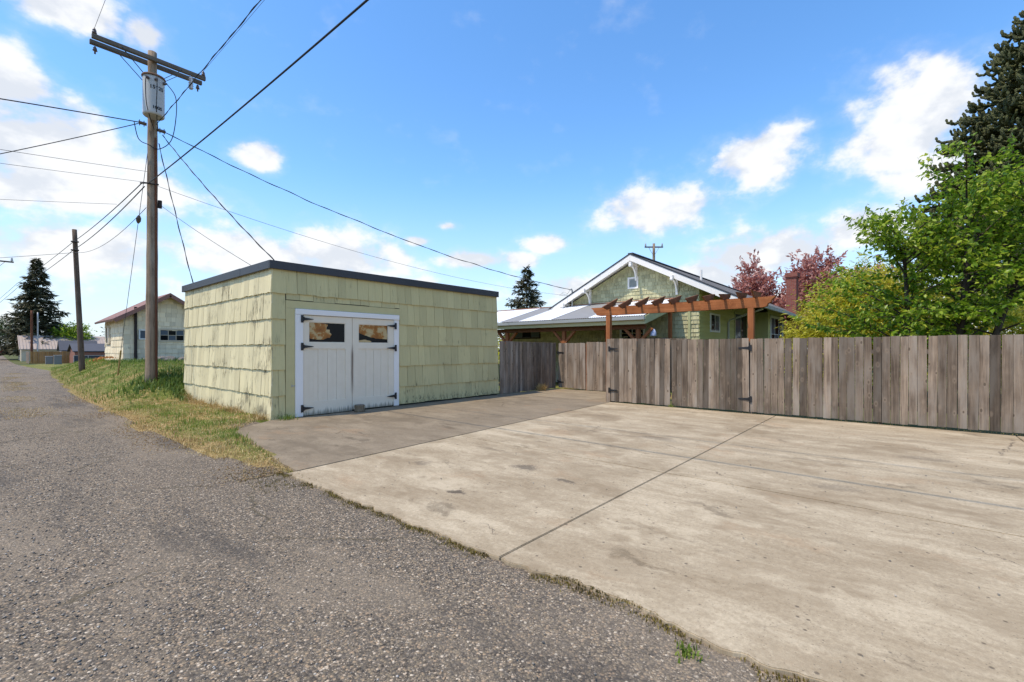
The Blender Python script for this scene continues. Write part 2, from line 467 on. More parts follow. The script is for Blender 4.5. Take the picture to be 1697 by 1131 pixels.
# --- earth, turf
m, nt = newmat('turf')
p = wpos(nt)
a = noi(nt, p, 1.1, 6, 0.62); b = noi(nt, p, 9.0, 5, 0.7); c3 = noi(nt, p, 60.0, 3, 0.7)
sxyz = nd(nt, 'SeparateXYZ', Vector=p)
dryx = mth(nt, 'SUBTRACT', 1.0, sstep(nt, mth(nt, 'ADD', sxyz.outputs[0], mth(nt, 'MULTIPLY', a, 1.2)), 2.5, 3.5))
dry = mth(nt, 'ADD', sstep(nt, mth(nt, 'ADD', mth(nt, 'MULTIPLY', a, 0.7), mth(nt, 'MULTIPLY', b, 0.4)), 0.52, 0.66), dryx, clamp=True)
gcol = ramp(nt, b, [(0.3, (.08, .105, .02)), (0.7, (.19, .22, .05))])
dcol = ramp(nt, b, [(0.3, (.21, .135, .05)), (0.7, (.44, .32, .14))])
col = mix(nt, dry, gcol, dcol)
col = mix(nt, mth(nt, 'MULTIPLY', sstep(nt, c3, 0.5, 0.7), 0.4), col, (.07, .05, .03))
finish(nt, col, 0.95, mth(nt, 'ADD', b, mth(nt, 'MULTIPLY', c3, 0.5)), 0.03, 0.9, 0.1)
MATS['turf'] = m
m, nt = newmat('far_ground')
p = wpos(nt)
a = noi(nt, p, 0.25, 6)
finish(nt, ramp(nt, a, [(0.35, (.07, .095, .03)), (0.65, (.14, .13, .06))]), 0.95, spec=0.1)
MATS['far_ground'] = m

leafmat('grass_green', (.09, .14, .018), (.19, .26, .035), (.34, .37, .08), 0.35)
leafmat('grass_dry', (.30, .18, .06), (.50, .35, .14), (.66, .52, .26), 0.2)
leafmat('moss', (.10, .075, .025), (.20, .145, .04), (.33, .27, .06), 0.2)
leafmat('weed_leaf', (.06, .11, .018), (.13, .20, .035), (.25, .31, .07), 0.35)
leafmat('cherry_leaf', (.085, .18, .010), (.25, .385, .026), (.55, .60, .08), 0.5, 0.35)
leafmat('bamboo_leaf', (.34, .34, .022), (.60, .57, .05), (.80, .74, .15), 0.48)
leafmat('red_leaf', (.32, .11, .095), (.58, .27, .225), (.78, .52, .44), 0.42)
leafmat('spruce_needle', (.030, .040, .020), (.075, .078, .036), (.15, .125, .065), 0.12, 0.7)
leafmat('far_leaf', (.03, .055, .013), (.07, .105, .025), (.13, .17, .045), 0.25)
# monkey puzzle: overlapping scales, yellowish green at the centre, darkening towards the rim
m, nt = newmat('scale_leaf')
v = nd(nt, 'TexVoronoi', Vector=wpos(nt), Scale=16.0)
c = ramp(nt, v.outputs['Distance'], [(0.05, (.13, .14, .04)), (0.45, (.06, .075, .02)), (0.9, (.018, .022, .008))])
c = mix(nt, mth(nt, 'MULTIPLY', isl(nt), 0.35), c, (.17, .165, .045))
finish(nt, c, 0.6, mth(nt, 'SUBTRACT', 1.0, v.outputs['Distance']), 0.08, 1.0, 0.35)
MATS['scale_leaf'] = m

wood('fence_wood', (.060, .042, .030), (.275, .208, .148), 'Z', 1.0, 1.0, gs=30, gray=(.245, .203, .160))
wood('fence_rail', (.09, .07, .055), (.21, .17, .135), 'Y', 0.5, 0.3)
wood('cedar_stain', (.20, .065, .022), (.40, .15, .058), 'Z', 0.5, 0.2, gs=18)
wood('cedar_beam', (.20, .065, .022), (.42, .16, .062), 'Y', 0.6, 0.15, gs=18)
wood('cedar_dark', (.13, .05, .02), (.24, .10, .045), 'X', 0.4, 0.2, gs=18)
wood('orange_wood', (.26, .12, .035), (.46, .25, .09), 'Z', 0.3, 0.5, gs=18)
wood('pole_wood', (.06, .04, .026), (.36, .26, .175), 'Z', 0.4, 0.1, gs=16, gray=(.30, .24, .175))
wood('pole_dark', (.06, .04, .028), (.17, .125, .09), 'Z', 0.3, 0.1, gs=22)
wood('pole_red', (.10, .035, .018), (.18, .075, .04), 'Z', 0.0, 0.1)
wood('arm_wood', (.07, .058, .045), (.19, .16, .125), 'X', 0.2, 0.2, gs=24)
wood('bark', (.03, .022, .017), (.10, .075, .055), 'Z', 0.0, 0.1, gs=20)
wood('stump_wood', (.10, .075, .045), (.22, .17, .11), 'Z', 0.0, 0.1, gs=34)

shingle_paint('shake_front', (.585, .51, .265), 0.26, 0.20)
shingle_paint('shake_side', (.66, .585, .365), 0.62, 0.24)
shingle_paint('cream_shingle', (.80, .69, .49), 0.25, 0.30, False, True)
shingle_paint('gable_shingle', (.48, .455, .275), 0.2, 0.42, False, True)
shingle_paint('clapboard', (.50, .49, .22), 0.15, 0.2, False, True)
plain('trim_green', (.565, .49, .245), 0.75, 0.1, 5)
plain('soffit_green', (.44, .44, .235), 0.75)
plain('trim_white', (.84, .80, .74), 0.6, 0.05, 4)
plain('window_white', (.72, .73, .70), 0.55, 0.05)
plain('core_dark', (.04, .038, .03), 0.9)
plain('fascia_metal', (.036, .036, .040), 0.5, 0.12, 3, 0.5)
plain('roof_felt', (.08, .08, .085), 0.9)
plain('black_iron', (.012, .012, .013), 0.5, 0.2, 20, 0.5)
plain('galvanised', (.36, .37, .38), 0.45, 0.12, 10, 0.5, 0.4)
plain('transformer_grey', (.50, .48, .44), 0.45, 0.06, 3, 0.5)
plain('transformer_rust', (.16, .085, .05), 0.8, 0.3, 20)
plain('lettering', (.02, .02, .022), 0.6)
plain('cable_black', (.018, .018, .02), 0.6, 0.1)
plain('cable_grey', (.06, .062, .07), 0.6, 0.1)
plain('porcelain', (.10, .065, .055), 0.25, 0.15, 20, 0.6)
plain('porcelain_grey', (.42, .43, .45), 0.3, 0.1, 20, 0.6)
plain('guard_yellow', (.36, .25, .10), 0.7)
plain('roof_red', (.25, .13, .10), 0.7, 0.1, 3)
plain('roof_tan', (.42, .345, .29), 0.75, 0.06, 2)
plain('roof_grey', (.085, .088, .10), 0.85, 0.15, 2)
plain('wall_grey_blue', (.42, .43, .43), 0.8)
plain('wall_tan', (.55, .47, .34), 0.8)
plain('wall_brick_far', (.26, .12, .085), 0.85)
plain('mesh_dark', (.04, .05, .065), 0.8)
plain('box_grey', (.17, .17, .165), 0.6)
plain('pipe_dark', (.035, .025, .022), 0.7)
plain('car_red', (.30, .025, .03), 0.3, 0.05, 2, 0.6)
plain('tyre', (.02, .02, .02), 0.85)
plain('gutter', (.44, .45, .42), 0.5, 0.06, 4)
plain('panel_white', (.82, .83, .84), 0.5, 0.04, 3)
plain('panel_grey', (.30, .295, .285), 0.65, 0.08, 3)
plain('ridge_rust', (.33, .15, .09), 0.8, 0.3, 12)
plain('lamp_blue', (.42, .47, .62), 0.5)
plain('stone_grey', (.17, .155, .135), 0.9, 0.35, 14, 0.2, 0.0, 0.6)
plain('pebble', (.22, .20, .175), 0.9, 0.45, 45)
plain('hedge_red', (.5, .2, .05), 0.7)

# aged white door paint; rust weeping from the meeting stiles, grime along the bottom rail
m, nt = newmat('door_white')
p = wpos(nt)
n = noi(nt, p, 5.0, 6); st = noi(nt, wpos(nt, (26, 26, 2.2)), 1.0, 5)
c = mix(nt, n, (.74, .64, .485), (.83, .74, .585))
sp = nd(nt, 'SeparateXYZ', Vector=p)
dx = mth(nt, 'ABSOLUTE', mth(nt, 'SUBTRACT', sp.outputs[0], 6.08))
zr = mth(nt, 'MULTIPLY', sstep(nt, sp.outputs[2], 0.25, 0.9), mth(nt, 'SUBTRACT', 1.0, sstep(nt, sp.outputs[2], 1.35, 1.75)))
rust = mth(nt, 'MULTIPLY', mth(nt, 'SUBTRACT', 1.0, sstep(nt, mth(nt, 'ADD', dx, mth(nt, 'MULTIPLY', st, 0.05)), 0.025, 0.085)), zr)
c = mix(nt, mth(nt, 'MULTIPLY', rust, 0.75), c, (.10, .05, .03))
low = mth(nt, 'SUBTRACT', 1.0, sstep(nt, mth(nt, 'ADD', sp.outputs[2], mth(nt, 'MULTIPLY', mth(nt, 'SUBTRACT', st, 0.5), 0.35)), 0.02, 0.16))
c = mix(nt, mth(nt, 'MULTIPLY', low, 0.75), c, (.11, .10, .07))
chip = sstep(nt, noi(nt, wpos(nt, (9, 9, 4)), 2.0, 6, 0.7), 0.70, 0.74)
c = mix(nt, mth(nt, 'MULTIPLY', chip, 0.4), c, (.22, .19, .15))
finish(nt, c, 0.6, n, 0.003, 0.3, 0.3)
MATS['door_white'] = m

# window glass
def glass(name, col, rough=0.06):
    m, nt = newmat(name)
    finish(nt, col, rough, None, spec=0.10)
    MATS[name] = m
glass('glass_dark', (.010, .011, .012))
glass('glass_mid', (.10, .12, .14))
# garage lights: old amber film peeling off black glass
m, nt = newmat('film')
p = wpos(nt, (1, 0, 1), 0.0)
b = noi(nt, p, 4.2, 6, 0.62)
c = ramp(nt, b, [(0.32, (.20, .06, .006)), (0.50, (.36, .14, .02)), (0.545, (.48, .34, .15)), (0.7, (.55, .43, .24))])
finish(nt, c, 0.35, None, spec=0.4)
MATS['film'] = m

# asphalt roof shingles
m, nt = newmat('roof_shingle')
p = wpos(nt)
bt = nd(nt, 'TexBrick', Vector=vmth(nt, 'MULTIPLY', p, (1, 1.1, 0)), Scale=1.0, Mortar__Size=0.01)
bt.inputs['Color1'].default_value = (.10, .095, .088, 1); bt.inputs['Color2'].default_value = (.17, .16, .15, 1)
bt.inputs['Mortar'].default_value = (.045, .043, .04, 1)
bt.inputs['Brick Width'].default_value = 0.30; bt.inputs['Row Height'].default_value = 0.14
c = mix(nt, noi(nt, p, 40.0, 3), bt.outputs[0], (.20, .19, .18), 'MIX')
finish(nt, c, 0.95, None, spec=0.1)
MATS['roof_shingle'] = m

# brick chimney
m, nt = newmat('brick')
g = nd(nt, 'NewGeometry')
sp = nd(nt, 'SeparateXYZ', Vector=g.outputs['Position'])
uv = nd(nt, 'CombineXYZ', X=mth(nt, 'ADD', sp.outputs[0], sp.outputs[1]), Y=sp.outputs[2]).outputs[0]
bt = nd(nt, 'TexBrick', Vector=uv, Scale=1.0, Mortar__Size=0.008)
bt.inputs['Color1'].default_value = (.20, .05, .035, 1); bt.inputs['Color2'].default_value = (.30, .085, .06, 1)
bt.inputs['Mortar'].default_value = (.20, .15, .125, 1)
bt.inputs['Brick Width'].default_value = 0.21; bt.inputs['Row Height'].default_value = 0.075
finish(nt, bt.outputs[0], 0.9, bt.outputs['Fac'], 0.004, -0.6, 0.2)
MATS['brick'] = m
M = MATS
# ------------------------------------------------------------------ terrain
def ss(t):
    t = min(1.0, max(0.0, t)); return t*t*(3-2*t)

def prof(y):
    """level of the alley: flat here, dips towards its far end, rises again at the cross street"""
    if y < 25: return 0.0
    if y < 105: return -0.7*ss((y-25)/80)
    if y < 165: return -0.7 + 0.95*ss((y-105)/60)
    return 0.25

def edge(y):
    """X of the ragged line where the alley meets the grass"""
    if y < 8: e = 2.1 + (8-y)*0.17
    elif y < 22: e = 2.05
    elif y < 41: e = 2.05 + (y-22)*0.05
    elif y < 64: e = 3.0 + (y-41)*0.074
    else: e = 4.7 + min(0.9, (y-64)*0.02)
    return e + 0.16*mnoise.noise(Vector((0.3, y*0.55, 0))) + 0.07*mnoise.noise(Vector((5.3, y*2.3, 0)))

def bank(x, y):
    up = ss((y-15.7)/3.2) * (1 - ss((y-48)/22))
    u = (x - edge(y))/2.3
    h = 0.82*up*ss(u) + 0.05*ss(u*3)
    h += 0.035*mnoise.noise(Vector((x*1.1, y*1.1, 2))) * ss(u*2)
    return prof(y) + h - (0.05 if u < 0 else 0.0)

def heightfield(name, xs, ys, fn, mat, **tags):
    nx, ny = len(xs), len(ys)
    vs = [(x, y, fn(x, y)) for y in ys for x in xs]
    fs = [(j*nx+i, j*nx+i+1, (j+1)*nx+i+1, (j+1)*nx+i) for j in range(ny-1) for i in range(nx-1)]
    return mkobj(name, raw_mesh(name, vs, fs, mat, True), **tags)

xs = [-1500, -500, -150, -60, -25, -8, 5, 15, 25, 40, 60, 100, 200, 500, 1500]
ys = [-800, -200, -60, -20, 0, 10, 20, 25] + list(range(30, 170, 6)) + [170, 200, 300, 600, 1500]
heightfield('ground', xs, ys, lambda x, y: prof(y) - 0.06, M['far_ground'], kind='structure')
xs = [-7, -5, -3, -1, 0.5, 1.5, 2.2, 2.8, 3.3, 3.9]
ys = [-14, -8, -4] + [i*0.5 for i in range(-4, 50)] + list(range(25, 176, 3))
heightfield('alley', xs, ys, lambda x, y: prof(y) + (0.012 if x < 2 else 0.004)*mnoise.noise(Vector((x*0.5, y*0.35, 9))) - (0.006 if x > 2.1 and y < 6.1 else 0.0), M['asphalt'], kind='structure')
xs = [1.2 + i*0.2 for i in range(16)] + [4.6, 5.2, 6, 8, 11, 15, 22]
ys = [5.7 + i*0.25 for i in range(80)] + [26 + i for i in range(70)]
def bank_z(x, y):
    # sunk under the garage, the drive and the pad
    z = bank(x, y)
    if y < 10.6 and x > 2.65 + 0.145*(y-5.9): z = min(z, -0.03)
    if y < 5.95: z = -0.05
    if 10.4 < y < 16.9 and x > 4.3: z = -0.04
    return z
heightfield('grass_bank', xs, ys, bank_z, M['turf'], kind='structure')

# ------------------------------------------------------------------ concrete pad (each poured panel is a piece), drive
pad = MB().add([(2.66, -9, 0.004), (11.95, -9, 0.004), (11.95, 6.46, 0.004), (2.66, 5.81, 0.004)], [(0, 1, 2, 3)]).build('concrete_pad', M['joint'], kind='structure')
def yb(x): return 5.79 + (x-2.5)*0.0735          # skewed joint between pad and drive
def panel(poly, name, mat, parent, z0=-0.05, z1=0.022, b=0.006):
    bm = bmesh.new()
    f = bm.faces.new([bm.verts.new((x, y, z1)) for x, y in poly])
    r = bmesh.ops.extrude_face_region(bm, geom=[f])
    for v in r['geom']:
        if isinstance(v, bmesh.types.BMVert): v.co.z = z0
    bm.faces.remove(f) if not f.is_valid else None
    bmesh.ops.recalc_face_normals(bm, faces=bm.faces)
    te = [e for e in bm.edges if all(abs(v.co.z - z1) < 1e-5 for v in e.verts)]
    bmesh.ops.bevel(bm, geom=te, offset=b, segments=2, affect='EDGES')
    me = bpy.data.meshes.new(name); bm.to_mesh(me); bm.free()
    me.materials.append(mat)
    return mkobj(name, me, parent, kind='structure' if parent is None else None)
def pad_edge(y):
    o = 0.05*mnoise.noise(Vector((y*2.2, 1, 0))) + 0.045*mnoise.noise(Vector((y*9, 4, 0))) + 0.02*mnoise.noise(Vector((y*23, 4, 0)))
    if 0.9 < y < 2.1: o += 0.07*math.sin((y-0.9)/1.2*math.pi)
    return 2.5 - (y-2.3)*0.004 + o
def ragged(y0, y1):
    """the broken alley-side edge of the pad, from y0 down to y1"""
    pts = []; n = int(abs(y1-y0)/0.03)
    for i in range(n+1):
        y = y0 + (y1-y0)*i/n
        pts.append((pad_edge(y), y))
    return pts
g = 0.006
XJ = 5.55
def hj(a, b): return a + g, b - g
rows = [(5.80, 2.262), (2.262, -1.49), (-1.49, -5.2), (-5.2, -8.9)]
for i, (ya, yb_) in enumerate(rows):
    t0 = (lambda x: yb(x) - g*2) if i == 0 else (lambda x, ya=ya: ya - g)
    lo = yb_ + g
    left = ragged(t0(2.5), lo)
    panel([(XJ-g, lo), (XJ-g, t0(XJ))] + left, 'slab', M['concrete'], pad)
    panel([(XJ+g, lo), (11.94, lo), (11.94, t0(11.94)), (XJ+g, t0(XJ))], 'slab', M['concrete'], pad)
left = [(2.62, yb(2.62)+0.02), (2.66, 6.3), (2.74, 6.9), (2.9, 7.6), (2.94, 8.2), (3.02, 8.9), (3.1, 9.4), (3.35, 9.8), (3.75, 10.1), (4.14, 10.4)]
drive = panel([(11.98, yb(11.98)+0.01), (11.98, 10.47)] + left[::-1], 'drive', M['old_concrete'], None, -0.05, 0.019, 0.010)
panel([(11.995, 6.55), (14.75, 6.6), (14.75, 10.42), (11.995, 10.46)], 'gate_landing', M['gate_concrete'], None, -0.05, 0.018, 0.01)

# ------------------------------------------------------------------ blades: grass, straw, moss
def blades(name, pts, hmin, hmax, wid, mat, lean=0.5, parent=None, seed=1, clump=False):
    r = np.random.default_rng(seed)
    n = len(pts); P = np.asarray(pts)
    an = r.uniform(0, 2*np.pi, n); hgt = r.uniform(hmin, hmax, n)*r.uniform(0.6, 1.1, n)
    la = r.uniform(0, 2*np.pi, n); ll = r.uniform(0.1, 1.0, n)*lean*hgt
    w = wid*r.uniform(0.6, 1.3, n)
    hgt *= np.array([0.55 + 1.5*max(0.0, 0.35 + mnoise.noise(Vector((p[0]*2.6, p[1]*2.6, 4.0)))) for p in pts]) if clump else 1.0
    dx, dy = np.cos(an)*w, np.sin(an)*w
    ox, oy = np.cos(la)*ll, np.sin(la)*ll
    V = np.zeros((n, 5, 3))
    V[:, 0] = P + np.stack([-dx, -dy, -0.01+0*dx], 1); V[:, 1] = P + np.stack([dx, dy, -0.01+0*dx], 1)
    mid = P + np.stack([ox*0.35, oy*0.35, hgt*0.6], 1)
    V[:, 2] = mid + np.stack([dx*0.7, dy*0.7, 0*dx], 1); V[:, 3] = mid - np.stack([dx*0.7, dy*0.7, 0*dx], 1)
    V[:, 4] = P + np.stack([ox, oy, hgt*np.where(ll > 0.6*hgt, 0.75, 1.0)], 1)
    b = (np.arange(n)*5)[:, None]
    F = np.concatenate([np.stack([b[:,0], b[:,0]+1, b[:,0]+2], 1), np.stack([b[:,0], b[:,0]+2, b[:,0]+3], 1), np.stack([b[:,0]+3, b[:,0]+2, b[:,0]+4], 1)])
    return raw_mesh(name, V.reshape(-1, 3), F, mat)

def in_grass(x, y):
    if x < edge(y) - 0.12: return False
    if y < 10.5 and x > 2.6 + 0.145*(y-5.85) + (0.55 if y > 9.3 else 0)*(y-9.3): return False
    if 10.35 < y < 16.85 and x > 4.13: return False
    if y < 5.9: return False
    if 33.4 < y < 39.8 and x > 5.3: return False
    return True
gp = []; dp = []; tp = []
r_ = random.Random(3)
def dryness(x, y):
    d = 0.64 + 0.9*mnoise.noise(Vector((x*0.7, y*0.7, 1.0))) + 0.5*mnoise.noise(Vector((x*2.3, y*2.3, 6.0)))
    u = x - edge(y)
    d += 0.75*(1 - ss(u/0.95))                     # trampled alley margin
    if 9.5 < y < 16.5 and x > 3.1: d += 0.45       # cut straw lying along the garage wall
    if y > 15.5 and u > 1.0: d -= 0.35
    return d
while len(gp) + len(dp) < 52000:
    y = 5.8 + (r_.random()**1.6)*44
    e = edge(y)
    x = e - 0.1 + r_.random()**1.2*(3.2 if y < 17 else 6.5)
    if not in_grass(x, y): continue
    u = x - e
    if u < 0.25 and r_.random() > 0.25 + u*2.5: continue
    z = bank(x, y)
    (dp if r_.random() < dryness(x, y)*0.75 else gp).append((x, y, z))
mkobj('grass', blades('grass', gp, 0.03, 0.09, 0.005, M['grass_green'], 0.7, seed=2, clump=True), kind='stuff')
mkobj('dry_grass', blades('dry_grass', dp, 0.02, 0.06, 0.005, M['grass_dry'], 1.8, seed=3, clump=True), kind='stuff')
sp_ = [(4.10 - abs(r_.gauss(0, 0.10)), 10.45 + r_.random()*6.3, 0) for _ in range(2600)]
sp_ = [(x, y, bank(x, y)) for x, y, _ in sp_ if mnoise.noise(Vector((3, y*1.1, 0))) > -0.2]
mkobj('straw', blades('straw', sp_, 0.05, 0.17, 0.005, M['grass_dry'], 1.2, seed=16, clump=True), kind='stuff')
# far tufts that read at a distance
fp = []
while len(fp) < 9000:
    y = 16 + r_.random()*50; x = edge(y) + 0.15 + r_.random()*7
    if in_grass(x, y): fp.append((x, y, bank(x, y)))
ap = []
while len(ap) < 5000:
    y = 15 + r_.random()*32; x = 0.75 + 0.03*(y-15) + r_.gauss(0, 0.28)
    if mnoise.noise(Vector((x*0.8, y*0.28, 12))) > 0.02 and x < edge(y): ap.append((x, y, prof(y)))
mkobj('alley_straw', blades('alley_straw', ap, 0.01, 0.04, 0.006, M['grass_dry'], 1.6, seed=14), kind='stuff')
mkobj('tall_grass', blades('tall_grass', fp, 0.06, 0.17, 0.010, M['grass_green'], 0.6, seed=4, clump=True), kind='stuff')
# moss and small weeds in the broken joint between pad and alley, and along the drive
mp = []
while len(mp) < 5000:
    t = r_.random()
    if t < 0.62:
        y = -1.0 + r_.random()*7.0
        if mnoise.noise(Vector((y*2.1, 0, 3))) < -0.15 + 0.2*r_.random(): continue
        x = pad_edge(y) + 0.012 - abs(r_.gauss(0, 0.045 + 0.06*max(0, mnoise.noise(Vector((y*1.3, 7, 3))))))
    elif t < 0.72:
        x = 2.6 + r_.random()*9.3; y = yb(x) + r_.gauss(0, 0.012)
        if mnoise.noise(Vector((x*1.4, 0, 8))) < 0.05: continue
    elif t < 0.86:
        x = 4.3 + r_.random()*7.2; y = 10.36 - abs(r_.gauss(0, 0.03))
        if mnoise.noise(Vector((x*1.7, 0, 5))) < -0.1: continue
    elif t < 0.93:
        y = -3 + r_.random()*9.6; x = 11.93 - abs(r_.gauss(0, 0.02)) + (6.6-y)*0.03
    else:
        x = 2.0 + r_.random()*0.6; y = 5.2 + r_.random()*1.2
    mp.append((x, y, 0.006 if x < 2.55 else 0.02))
mkobj('moss', blades('moss', mp, 0.004, 0.014, 0.004, M['moss'], 1.5, seed=5), kind='stuff')
def tuft(name, x, y, n, h, spread, mat, label, z=0.0, group=None):
    pts = [(x + r_.gauss(0, spread), y + r_.gauss(0, spread), z) for _ in range(n)]
    return mkobj(name, blades(name, pts, h*0.5, h, 0.006, mat, 1.0, seed=int(x*100) % 97), label=label, category='weed', group=group, kind='stuff')
tuft('grass_tuft', 2.36, 0.84, 60, 0.045, 0.035, M['grass_green'], 'bright green grass tuft in the crack beside the concrete pad')
tuft('grass_tuft', 12.0, 4.71, 40, 0.10, 0.03, M['grass_green'], 'small green weed at foot of gap between the gate leaves', 0.02)
tuft('grass_tuft', 4.42, 10.22, 120, 0.16, 0.09, M['weed_leaf'], 'leafy weeds at the foot of the garage corner by the doors', 0.02)

# loose gravel on the alley
def pebbles(name, pts, smin, smax, mat, seed):
    r = np.random.default_rng(seed)
    n = len(pts); P = np.asarray(pts)
    base = np.array([(1,0,0),(0,1,0),(-1,0,0),(0,-1,0),(0,0,1.0),(0,0,-0.6)])
    S = r.uniform(smin, smax, n)[:, None, None]*r.uniform(0.6, 1.2, (n, 6, 1))
    an = r.uniform(0, 6.28, n); c, s_ = np.cos(an), np.sin(an)
    B = np.repeat(base[None], n, 0)*S
    B = np.stack([B[:,:,0]*c[:,None]-B[:,:,1]*s_[:,None], B[:,:,0]*s_[:,None]+B[:,:,1]*c[:,None], B[:,:,2]*0.65], 2)
    V = P[:, None, :] + B
    f = np.array([(0,1,4),(1,2,4),(2,3,4),(3,0,4),(1,0,5),(2,1,5),(3,2,5),(0,3,5)])
    F = (np.arange(n)*6)[:, None, None] + f[None]
    return raw_mesh(name, V.reshape(-1, 3), F.reshape(-1, 3), mat)
m_, nt = newmat('gravel_mat')
finish(nt, ramp(nt, isl(nt), [(0, (.06, .058, .056)), (0.4, (.16, .15, .135)), (0.75, (.27, .235, .19)), (1.0, (.50, .46, .40))]), 0.9, spec=0.2)
pp = []
while len(pp) < 26000:
    y = -2.5 + r_.random()**1.5*24; x = -4.5 + r_.random()*6.9
    if x > edge(y) - 0.05 and y > 6: continue
    q = mnoise.noise(Vector((x*0.45, y*0.22, 3))) + 0.5*mnoise.noise(Vector((x*1.4, y*0.8, 7))) + (0.28 if x < 0.9 else -0.1)
    if r_.random() > 0.25 + q: continue
    pp.append((x, y, prof(y) + 0.003 + 0.012*mnoise.noise(Vector((x*0.5, y*0.35, 9)))))
mkobj('gravel', pebbles('gravel', pp, 0.004, 0.012, m_, 6), kind='stuff')
m_l, nt = newmat('litter_mat')
finish(nt, ramp(nt, isl(nt), [(0, (.12, .07, .038)), (0.5, (.30, .19, .095)), (1.0, (.48, .36, .18))]), 0.95, spec=0.1)
lp = []
while len(lp) < 3600:
    y = 5.9 + r_.random()**1.3*16; x = edge(y) + r_.gauss(-0.05, 0.30)
    if mnoise.noise(Vector((x*1.2, y*0.6, 2))) + 0.25 < r_.random()*0.6 or (y < 10.4 and x > 2.6): continue
    lp.append((x, y, max(0.004, bank(x, y)+0.004)))
mkobj('leaf_litter', pebbles('leaf_litter', lp, 0.005, 0.014, m_l, 9), kind='stuff')
# crumbs and chips lying on the concrete
cp = [(2.7 + r_.random()*8.5, -3 + r_.random()*8.5, 0.031) for _ in range(260)]
mkobj('grit', pebbles('grit', cp, 0.004, 0.011, m_, 8), kind='stuff')

# ------------------------------------------------------------------ garage
GX0, GX1, GY0, GY1 = 4.20, 11.42, 10.47, 16.80
garage = empty('garage', (7.8, 10.47, 0), 'pale green flat-roofed shingled garage with white double doors', 'garage')
MB().box((GX0, GY0, -0.05), (GX1, GY1, 3.36)).build('wall', M['core_dark'], garage)
LEV = [3.31, 2.79, 2.22, 1.655, 1.095, 0.525, -0.02]
def shake_mesh(name, n, mat, rag):
    """unit shake: width 1 along X, height 1 (0..1), butt end proud by 1 at -Y, top thin; lower edge slightly ragged"""
    r = random.Random(n)
    b = MB(); k = 5
    lowz = [r.uniform(-rag, rag) for _ in range(k)]
    vs = []
    for i in range(k):
        x = i/(k-1)
        vs += [(x, -1.0 + r.uniform(-.12, .12), lowz[i]), (x, -0.25, 1.0), (x, 0, 1.0), (x, 0, lowz[i])]
    fs = []
    for i in range(k-1):
        a, c = i*4, (i+1)*4
        for j in range(4):
            fs.append((a+j, a+(j+1) % 4, c+(j+1) % 4, c+j))
    fs += [(0, 1, 2, 3), ((k-1)*4+3, (k-1)*4+2, (k-1)*4+1, (k-1)*4)]
    b.add(vs, fs)
    return b.mesh(name, mat)
FRONT_SH = [shake_mesh('shake', i, M['shake_front'], 0.006) for i in range(5)]
SIDE_SH = [shake_mesh('shake', 10+i, M['shake_side'], 0.018) for i in range(6)]
inv = Matrix.Translation(-garage.location)
def shake(x0, x1, z0, z1, side, proud):
    o = bpy.data.objects.new('shingle', r_.choice(SIDE_SH if side else FRONT_SH))
    COL.objects.link(o)
    o.parent = garage; o.matrix_parent_inverse = inv
    w = x1 - x0
    o.scale = (w, proud, z1 - z0)
    rot = r_.gauss(0, 0.0025)
    if side:
        # runs along -Y on the alley wall: local +X -> world -Y, local -Y -> world -X
        o.rotation_euler = (0, rot, R(-90))
        o.location = (GX0 - 0.004, x1, z0)
    else:
        o.rotation_euler = (0, rot, 0)
        o.location = (x0, GY0 - 0.004, z0)
def course(a, b, z0, z1, side, wmin, wmax, proud):
    x = a
    while x < b - 0.001:
        w = r_.uniform(wmin, wmax)
        x2 = x + w
        if b - x2 < wmin*0.6: x2 = b
        gap = r_.uniform(0.004, 0.013) if side else r_.uniform(0.004, 0.010)
        shake(x, x2 - gap, z0 + r_.uniform(-0.008, 0.008), z1 + 0.03, side, proud*r_.uniform(0.85, 1.15))
        x = x2
for k in range(6):
    z1, z0 = LEV[k], LEV[k+1]
    fl = 0.012*k                                    # walls flare out a little towards the ground
    course(GY0 - 0.03, GY1 + fl, z0, z1, True, 0.14, 0.33, 0.042)
    if k == 0:
        course(GX0 - 0.03, GX1, z0, z1, False, 0.19, 0.34, 0.040)
    else:
        zz1 = z1
        course(GX0 - 0.03, 4.47, z0, zz1, False, 0.15, 0.3, 0.040)
        course(7.50, GX1 + fl*1.6, z0 if k < 5 else 0.06, zz1, False, 0.19, 0.36, 0.040)
course(4.49, 7.50, 2.655, 2.80, False, 0.24, 0.42, 0.022)
# trim boards around the doors
MB().box((4.475, GY0-0.035, -0.02), (4.672, GY0, 2.47)).build('trim_board', M['trim_green'], garage)
MB().box((4.475, GY0-0.037, 2.473), (7.498, GY0, 2.64)).build('header_board', M['trim_green'], garage)
MB().box((7.465, GY0-0.030, 0.06), (7.498, GY0, 2.47)).build('trim_board', M['trim_green'], garage)
MB().cbox((4.675, GY0-0.075, 0.02), (4.845, GY0, 2.335), 0.006).build('jamb', M['trim_white'], garage)
MB().cbox((7.305, GY0-0.060, 0.03), (7.460, GY0, 2.335), 0.006).build('jamb', M['trim_white'], garage)
MB().cbox((4.675, GY0-0.080, 2.338), (7.460, GY0, 2.465), 0.008).build('head_casing', M['trim_white'], garage)
